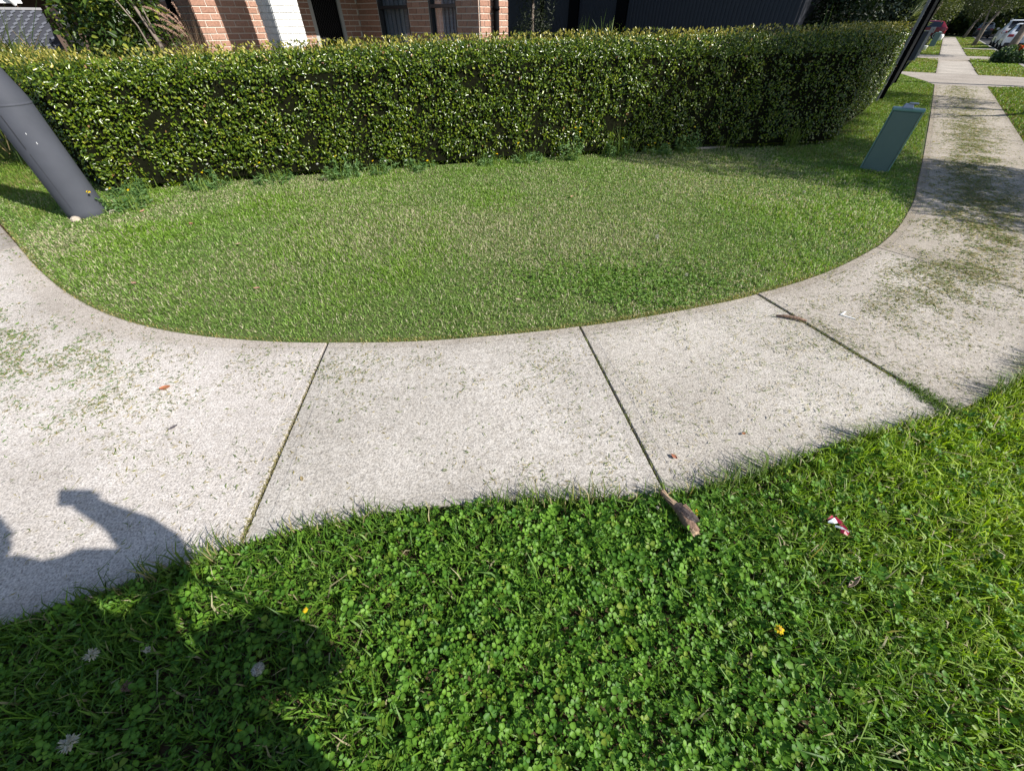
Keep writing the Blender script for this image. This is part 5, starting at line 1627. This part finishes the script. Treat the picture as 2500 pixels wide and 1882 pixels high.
# weeds along the hedge foot
def weed(p, h, r, n, label, flowers=0, white=0, tall=False, group='weeds along the hedge foot'):
    w = tag(empty('weed_clump', p), label, 'weed', group)
    parts = []
    for i in range(int(10 + r * 40)):
        a = random.uniform(0, 2 * PI); rr = r * math.sqrt(random.random())
        x, y = rr * math.cos(a), rr * math.sin(a)
        hh = h * random.uniform(.5, 1.1) * (1 - .5 * rr / r)
        m_ = max(4, int(n / (10 + r * 40)))
        t = rng.random(m_)
        P = np.stack([x + t * hh * .3 * math.cos(a) + rng.normal(0, .015, m_), y + t * hh * .3 * math.sin(a) + rng.normal(0, .015, m_), t * hh], 1)
        dr = randunit(m_); dr[:, 2] = np.abs(dr[:, 2]) * .5
        parts.append(leaves(P, randunit(m_) * .6 + np.array([0, -.3, .8]), dr, rng.uniform(.03, .07, m_), rng.uniform(.008, .020, m_), mixc((.06, .14, .035), (.15, .25, .08), rng.random(m_)), .15, .15))
    m_ = int(80 * r / .2)
    P = np.stack([rng.normal(0, r * .6, m_), rng.normal(0, r * .6, m_), np.zeros(m_)], 1)
    parts.append(blades(P, rng.uniform(0, 2 * PI, m_), rng.uniform(.10, .24, m_) * (2.2 if tall else 1), rng.uniform(.005, .008, m_), rng.uniform(.1, .8, m_), mixc((.08, .15, .02), (.15, .22, .03), rng.random(m_)), mixc((.14, .23, .03), (.24, .32, .06), rng.random(m_))))
    o = obj('foliage', np_mesh('weed', *join(parts)), M['grass'], w); o['kind'] = 'stuff'
    for i in range(flowers + white):
        q = Vector((random.uniform(-r, r), random.uniform(-r, r * .3), h * random.uniform(.6, 1.2)))
        m_ = 14
        u = randunit(m_); u[:, 2] = np.abs(u[:, 2])
        col = (.80, .60, .01) if i < flowers else (.6, .6, .55)
        if i < flowers and i % 2 and flowers == 2: continue
        obj('flower', np_mesh('weed_flower', *leaves(np.tile([list(q)], (m_, 1)), np.tile([[0, -.4, 1.0]], (m_, 1)) + u * .2, u, np.full(m_, .017), np.full(m_, .011), np.tile([col], (m_, 1)), .1, .1)), M['petal'], w)
    return w
def hfp(t, off):
    """point in front of the hedge foot: t along, off toward the lawn"""
    pl = np.array(hf); d = np.concatenate([[0], np.cumsum(np.hypot(*(pl[1:] - pl[:-1]).T))])
    x = np.interp(t * d[-1], d, pl[:, 0]); y = np.interp(t * d[-1], d, pl[:, 1])
    return (float(x) + .15 * off, float(y) - off, -.015)
weed((-4.40, 4.55, -.015), .26, .20, 420, 'straggly weed with yellow buds leaning on the foot of the grey pole', 3, 1)
weed(hfp(.165, .12), .20, .22, 420, 'green weeds with white bits at the left of the hedge foot', 2, 2)
weed(hfp(.24, .14), .32, .28, 620, 'broad-leaved weed clump along the left third of the hedge foot', 2, 2)
weed(hfp(.33, .10), .22, .20, 380, 'low weed clump before the dark gap in the hedge foot', 2, 1)
weed(hfp(.535, .10), .50, .20, 560, 'tall feathery weed growing against the middle of the hedge', 3, 0)
weed(hfp(.60, .12), .30, .20, 380, 'upright grassy weed clump with tall seed stalks at mid hedge', 1, 0, True)
weed(hfp(.655, .12), .22, .20, 360, 'low weeds with three yellow flowers right of the hedge middle', 3, 0)
weed(hfp(.70, .12), .34, .18, 420, 'dusty green weed with dry stems just right of the yellow flowers', 1, 1)
weed(hfp(.03, .16), .22, .20, 420, 'leafy weeds at the very left corner of the hedge foot', 2, 1)
weed(hfp(.10, .12), .24, .22, 420, 'thick green weed clump near the left corner of the hedge', 2, 1)
weed(hfp(.285, .10), .20, .20, 380, 'grassy weed clump between two broad-leaved clumps at the hedge foot', 1, 1)
weed(hfp(.47, .10), .22, .20, 360, 'small weed clump just left of the tall feathery weed', 1, 0)
weed(hfp(.415, .08), .16, .18, 260, 'small weed patch at the bare soil by the hedge foot', 1, 1)
def tuft(p, h, n, label, group=None, spread=.05, col=((.10, .17, .03), (.20, .28, .06))):
    r = tag(empty('grass_tuft', p), label, 'grass tuft', group)
    P = np.stack([rng.normal(0, spread, n), rng.normal(0, spread, n), np.zeros(n)], 1)
    c = mixc(*col, rng.random(n))
    V = blades(P, rng.uniform(0, 2 * PI, n), rng.uniform(.5, 1.1, n) * h, rng.uniform(.006, .010, n), rng.uniform(.1, .95, n), c * .75, c)
    o = obj('blades', np_mesh('tuft', *V), M['grass'], r); o['kind'] = 'stuff'
tuft(hfp(.86, .10), .46, 46, 'tall arching grass tuft in front of the shaded right part of the hedge')
tuft(hfp(.76, .10), .30, 30, 'thin grass tuft at the shaded foot of the hedge')
tuft((1.30, 7.55, 1.33), .36, 40, 'long grass blades sticking up above the top of the hedge at its middle', None, .16)
tuft((4.95, 8.35, 1.38), .40, 7, 'few long blades rising above the right end of the hedge', None, .05)
m_ = MB(); m_.box((0, 0, .03), (.62, .09, .09), .2)
x_, y_, _z = hfp(.735, .02)
tag(m_.build('edging_stone', M['stone'], None, False, .012, loc=(x_ + .1, y_ + .10, -.055)), 'grey edging block half hidden under the hedge at right of middle', 'edging block')

# ================================================================== the photographer (standing at the camera, seen by the shadow)
def skinned(name, verts, edges, radii, mat, parent, root=0, sub=2):
    me = bpy.data.meshes.new(name)
    me.from_pydata([tuple(v) for v in verts], edges, [])
    o = bpy.data.objects.new(name, me)
    link(o)
    sk_ = o.modifiers.new('skin', 'SKIN')
    sk_.use_smooth_shade = True
    for i, r in enumerate(radii):
        sv = me.skin_vertices[0].data[i]
        sv.radius = (r, r) if not hasattr(r, '__len__') else r
        sv.use_root = (i == root)
    sb = o.modifiers.new('sub', 'SUBSURF'); sb.levels = sub; sb.render_levels = sub
    dg = bpy.context.evaluated_depsgraph_get()
    m2 = bpy.data.meshes.new_from_object(o.evaluated_get(dg))
    bpy.data.objects.remove(o)
    m2.materials.clear(); m2.materials.append(mat)
    m2.polygons.foreach_set('use_smooth', [True] * len(m2.polygons))
    r_ = obj(name, m2, None, parent)
    return r_
pr = tag(empty('person', (-.165, -.345, -.02)), 'person in a dark top and trousers holding up a phone to take the picture', 'person')
O = Vector((-.165, -.345, -.02))
fx, fy = -.64, .77          # facing
rx, ry = .77, .64           # person's right
def B(r, f, z): return Vector((rx * r + fx * f, ry * r + fy * f, z + .02))
def Wp(x, y, z): return Vector((x, y, z)) - O
elbow = Wp(.222, -.135, 1.25); wrist = Wp(.085, -.055, 1.46); shR = B(.19, .02, 1.34); shL = B(-.20, -.02, 1.34)
head_c = Wp(-.195, -.235, 1.60)
bv = [B(0, 0, .95), B(0, .0, 1.10), B(0, .02, 1.25), B(0, .04, 1.37), Wp(-.19, -.265, 1.50),
      shR, elbow, wrist, shL, B(-.27, .0, 1.15), B(-.28, .10, .92),
      B(.10, 0, .90), B(.12, .03, .50), B(.12, .0, .09), B(.13, .14, .04), B(-.10, 0, .90), B(-.13, .02, .50), B(-.14, -.02, .09), B(-.16, .13, .04)]
be = [(0, 1), (1, 2), (2, 3), (3, 4), (3, 5), (5, 6), (6, 7), (3, 8), (8, 9), (9, 10), (0, 11), (11, 12), (12, 13), (13, 14), (0, 15), (15, 16), (16, 17), (17, 18)]
brd = [(.155, .11), (.145, .105), (.165, .115), (.13, .10), .052, .070, .048, .030, .070, .046, .030, .095, .062, .046, .038, .095, .062, .046, .038]
skinned('body', bv, be, brd, M['skin'], pr)
sh_v = bv[:4] + [bv[5], bv[6] * .96 + bv[5] * .04, bv[6] * .10 + bv[7] * .90, bv[8], bv[9], bv[9] * .5 + bv[10] * .5]
skinned('shirt', sh_v, [(0, 1), (1, 2), (2, 3), (3, 4), (4, 5), (5, 6), (3, 7), (7, 8), (8, 9)], [(.255, .20), (.225, .17), (.195, .15), (.14, .115), .085, .066, .048, .095, .066, .056], M['shirt'], pr)
skinned('trousers', [bv[0], bv[11], bv[12], bv[13] + Vector((0, 0, .03)), bv[15], bv[16], bv[17] + Vector((0, 0, .03))], [(0, 1), (1, 2), (2, 3), (0, 4), (4, 5), (5, 6)], [(.23, .18), .150, .105, .080, .150, .105, .080], M['trousers'], pr)
mb = MB(); mb.lathe([(.012, -.118), (.045, -.105), (.062, -.06), (.074, .0), (.078, .05), (.066, .095), (.035, .118), (.010, .124)], seg=20)
hd_ = mb.build('head', M['skin'], pr, True, loc=head_c)
hd_.scale = (1, 1.15, 1)
hd_.rotation_euler = (.25, 0, math.atan2(fy, fx) - PI / 2)
mb = MB(); mb.lathe([(.080, -.02), (.086, .03), (.080, .085), (.050, .125), (.012, .136)], seg=20)
hr = mb.build('hair', M['hair'], pr, True, loc=head_c + Vector((-fx * .012, -fy * .012, .012))); hr.scale = (1, 1.15, 1)
for q, nm in (((0, .098, -.02), 'nose'), ((.078, .0, -.015), 'ear'), ((-.078, 0, -.015), 'ear')):
    mb = MB(); mb.lathe([(.004, -.022), (.013, -.012), (.010, .010), (.003, .022)], seg=8)
    o = mb.build(nm, M['skin'], pr, True); o.location = head_c + Vector((rx * q[0] + fx * q[1], ry * q[0] + fy * q[1], q[2]))
# right hand round the phone
view = Vector((0, math.cos(PITCH), -math.sin(PITCH)))
upv = Vector((0, math.sin(PITCH), math.cos(PITCH)))
pc = Vector((-.012, 0, H)) - view * .018 - O
palm = Vector((.062, 0, H)) - view * .045 - upv * .02 - O
hv, he, hr_ = [wrist, palm], [(0, 1)], [.034, .036]
for i in range(4):
    b0 = palm + upv * (.030 - .020 * i) + Vector((.012, 0, 0))
    k = len(hv)
    hv += [b0, b0 + view * .040 + Vector((.006, 0, 0)), b0 + view * .046 + Vector((-.026 - .002 * i, 0, 0))]
    he += [(1, k), (k, k + 1), (k + 1, k + 2)]; hr_ += [.0095, .0085, .0075]
k = len(hv); hv += [palm - upv * .03 + Vector((-.02, 0, 0)), palm - upv * .012 + Vector((-.055, 0, 0))]; he += [(1, k), (k, k + 1)]; hr_ += [.011, .008]
skinned('hand', hv, he, hr_, M['skin'], pr, 0)
lh = bv[10]
hv, he, hr_ = [lh, lh + Vector((0, 0, -.08))], [(0, 1)], [.026, .030]
for i in range(4):
    b0 = lh + Vector((fx * (.025 - .017 * i), fy * (.025 - .017 * i), -.10)); k = len(hv)
    hv += [b0, b0 + Vector((rx * .008, ry * .008, -.04)), b0 + Vector((rx * .022, ry * .022, -.07 + .006 * abs(i - 1)))]; he += [(1, k), (k, k + 1), (k + 1, k + 2)]; hr_ += [.009, .0085, .0075]
k = len(hv); hv += [lh + Vector((fx * .04, fy * .04, -.06)), lh + Vector((fx * .05, fy * .05, -.10))]; he += [(1, k), (k, k + 1)]; hr_ += [.010, .008]
skinned('hand', hv, he, hr_, M['skin'], pr, 0)
for i in (14, 18):
    mb = MB(); mb.box((0, .02, .045), (.095, .25, .09), 0, .8)
    o = mb.build('shoe', M['car_trim'], pr, True, .03); o.location = (bv[i].x - fx * .09, bv[i].y - fy * .09, .015); o.rotation_euler = (0, 0, math.atan2(fy, fx) - PI / 2)
ph = MB(); ph.box((0, 0, 0), (.158, .076, .009))
mb = MB(); bul = Vector((.012, .022, .012)); mb.tube([elbow, wrist * .25 + elbow * .75 + bul, wrist * .6 + elbow * .4 + bul, wrist + bul * .4, palm], [.066, .074, .066, .048, .038], 14); mb.build('sleeve', M['shirt'], pr, True)
mb = MB(); mb.tube([shR, shR * .4 + elbow * .6, elbow, elbow + (elbow - shR) * .12], [.085, .074, .070, .04], 12); mb.build('sleeve', M['shirt'], pr, True)
po = ph.build('phone', M['black_steel'], None, False, .003)
po.location = O + pc; po.rotation_euler = (math.radians(90) - PITCH, 0, 0)
tag(po, 'black phone held sideways in the photographer\'s right hand', 'phone')
# bag hanging from the bent arm
bg_o = Vector((.315, -.215, .80))
bag = tag(empty('shoulder_bag', bg_o, .35), 'pale canvas bag hanging from the photographer\'s bent right arm', 'bag')
mb = MB()
n_s = 12
vs, fs = [], []
for j, (z, w, d_) in enumerate(((.0, .09, .035), (.02, .125, .05), (.10, .145, .062), (.20, .14, .05), (.27, .12, .022))):
    for k in range(n_s):
        th = 2 * PI * k / n_s
        vs.append((w * math.copysign(abs(math.cos(th)) ** .6, math.cos(th)), d_ * math.copysign(abs(math.sin(th)) ** .6, math.sin(th)), z))
for j in range(4):
    for k in range(n_s): fs.append((j * n_s + k, j * n_s + (k + 1) % n_s, (j + 1) * n_s + (k + 1) % n_s, (j + 1) * n_s + k))
fs.append(tuple(range(n_s))); fs.append(tuple(4 * n_s + k for k in range(n_s)))
mb.add(vs, fs); mb.build('pouch', M['canvas'], bag, True)
el = Vector((.20, -.15, 1.285)) - bg_o
inv = Matrix.Rotation(-.35, 3, 'Z')
el = inv @ el
for q in (-.11, .11):
    mb = MB(); mb.tube([(q, 0, .26), ((q + el.x) / 2, el.y / 2 + .02, .26 + (el.z - .26) * .55), (el.x, el.y, el.z)], .008, 6); mb.build('strap', M['canvas'], bag)
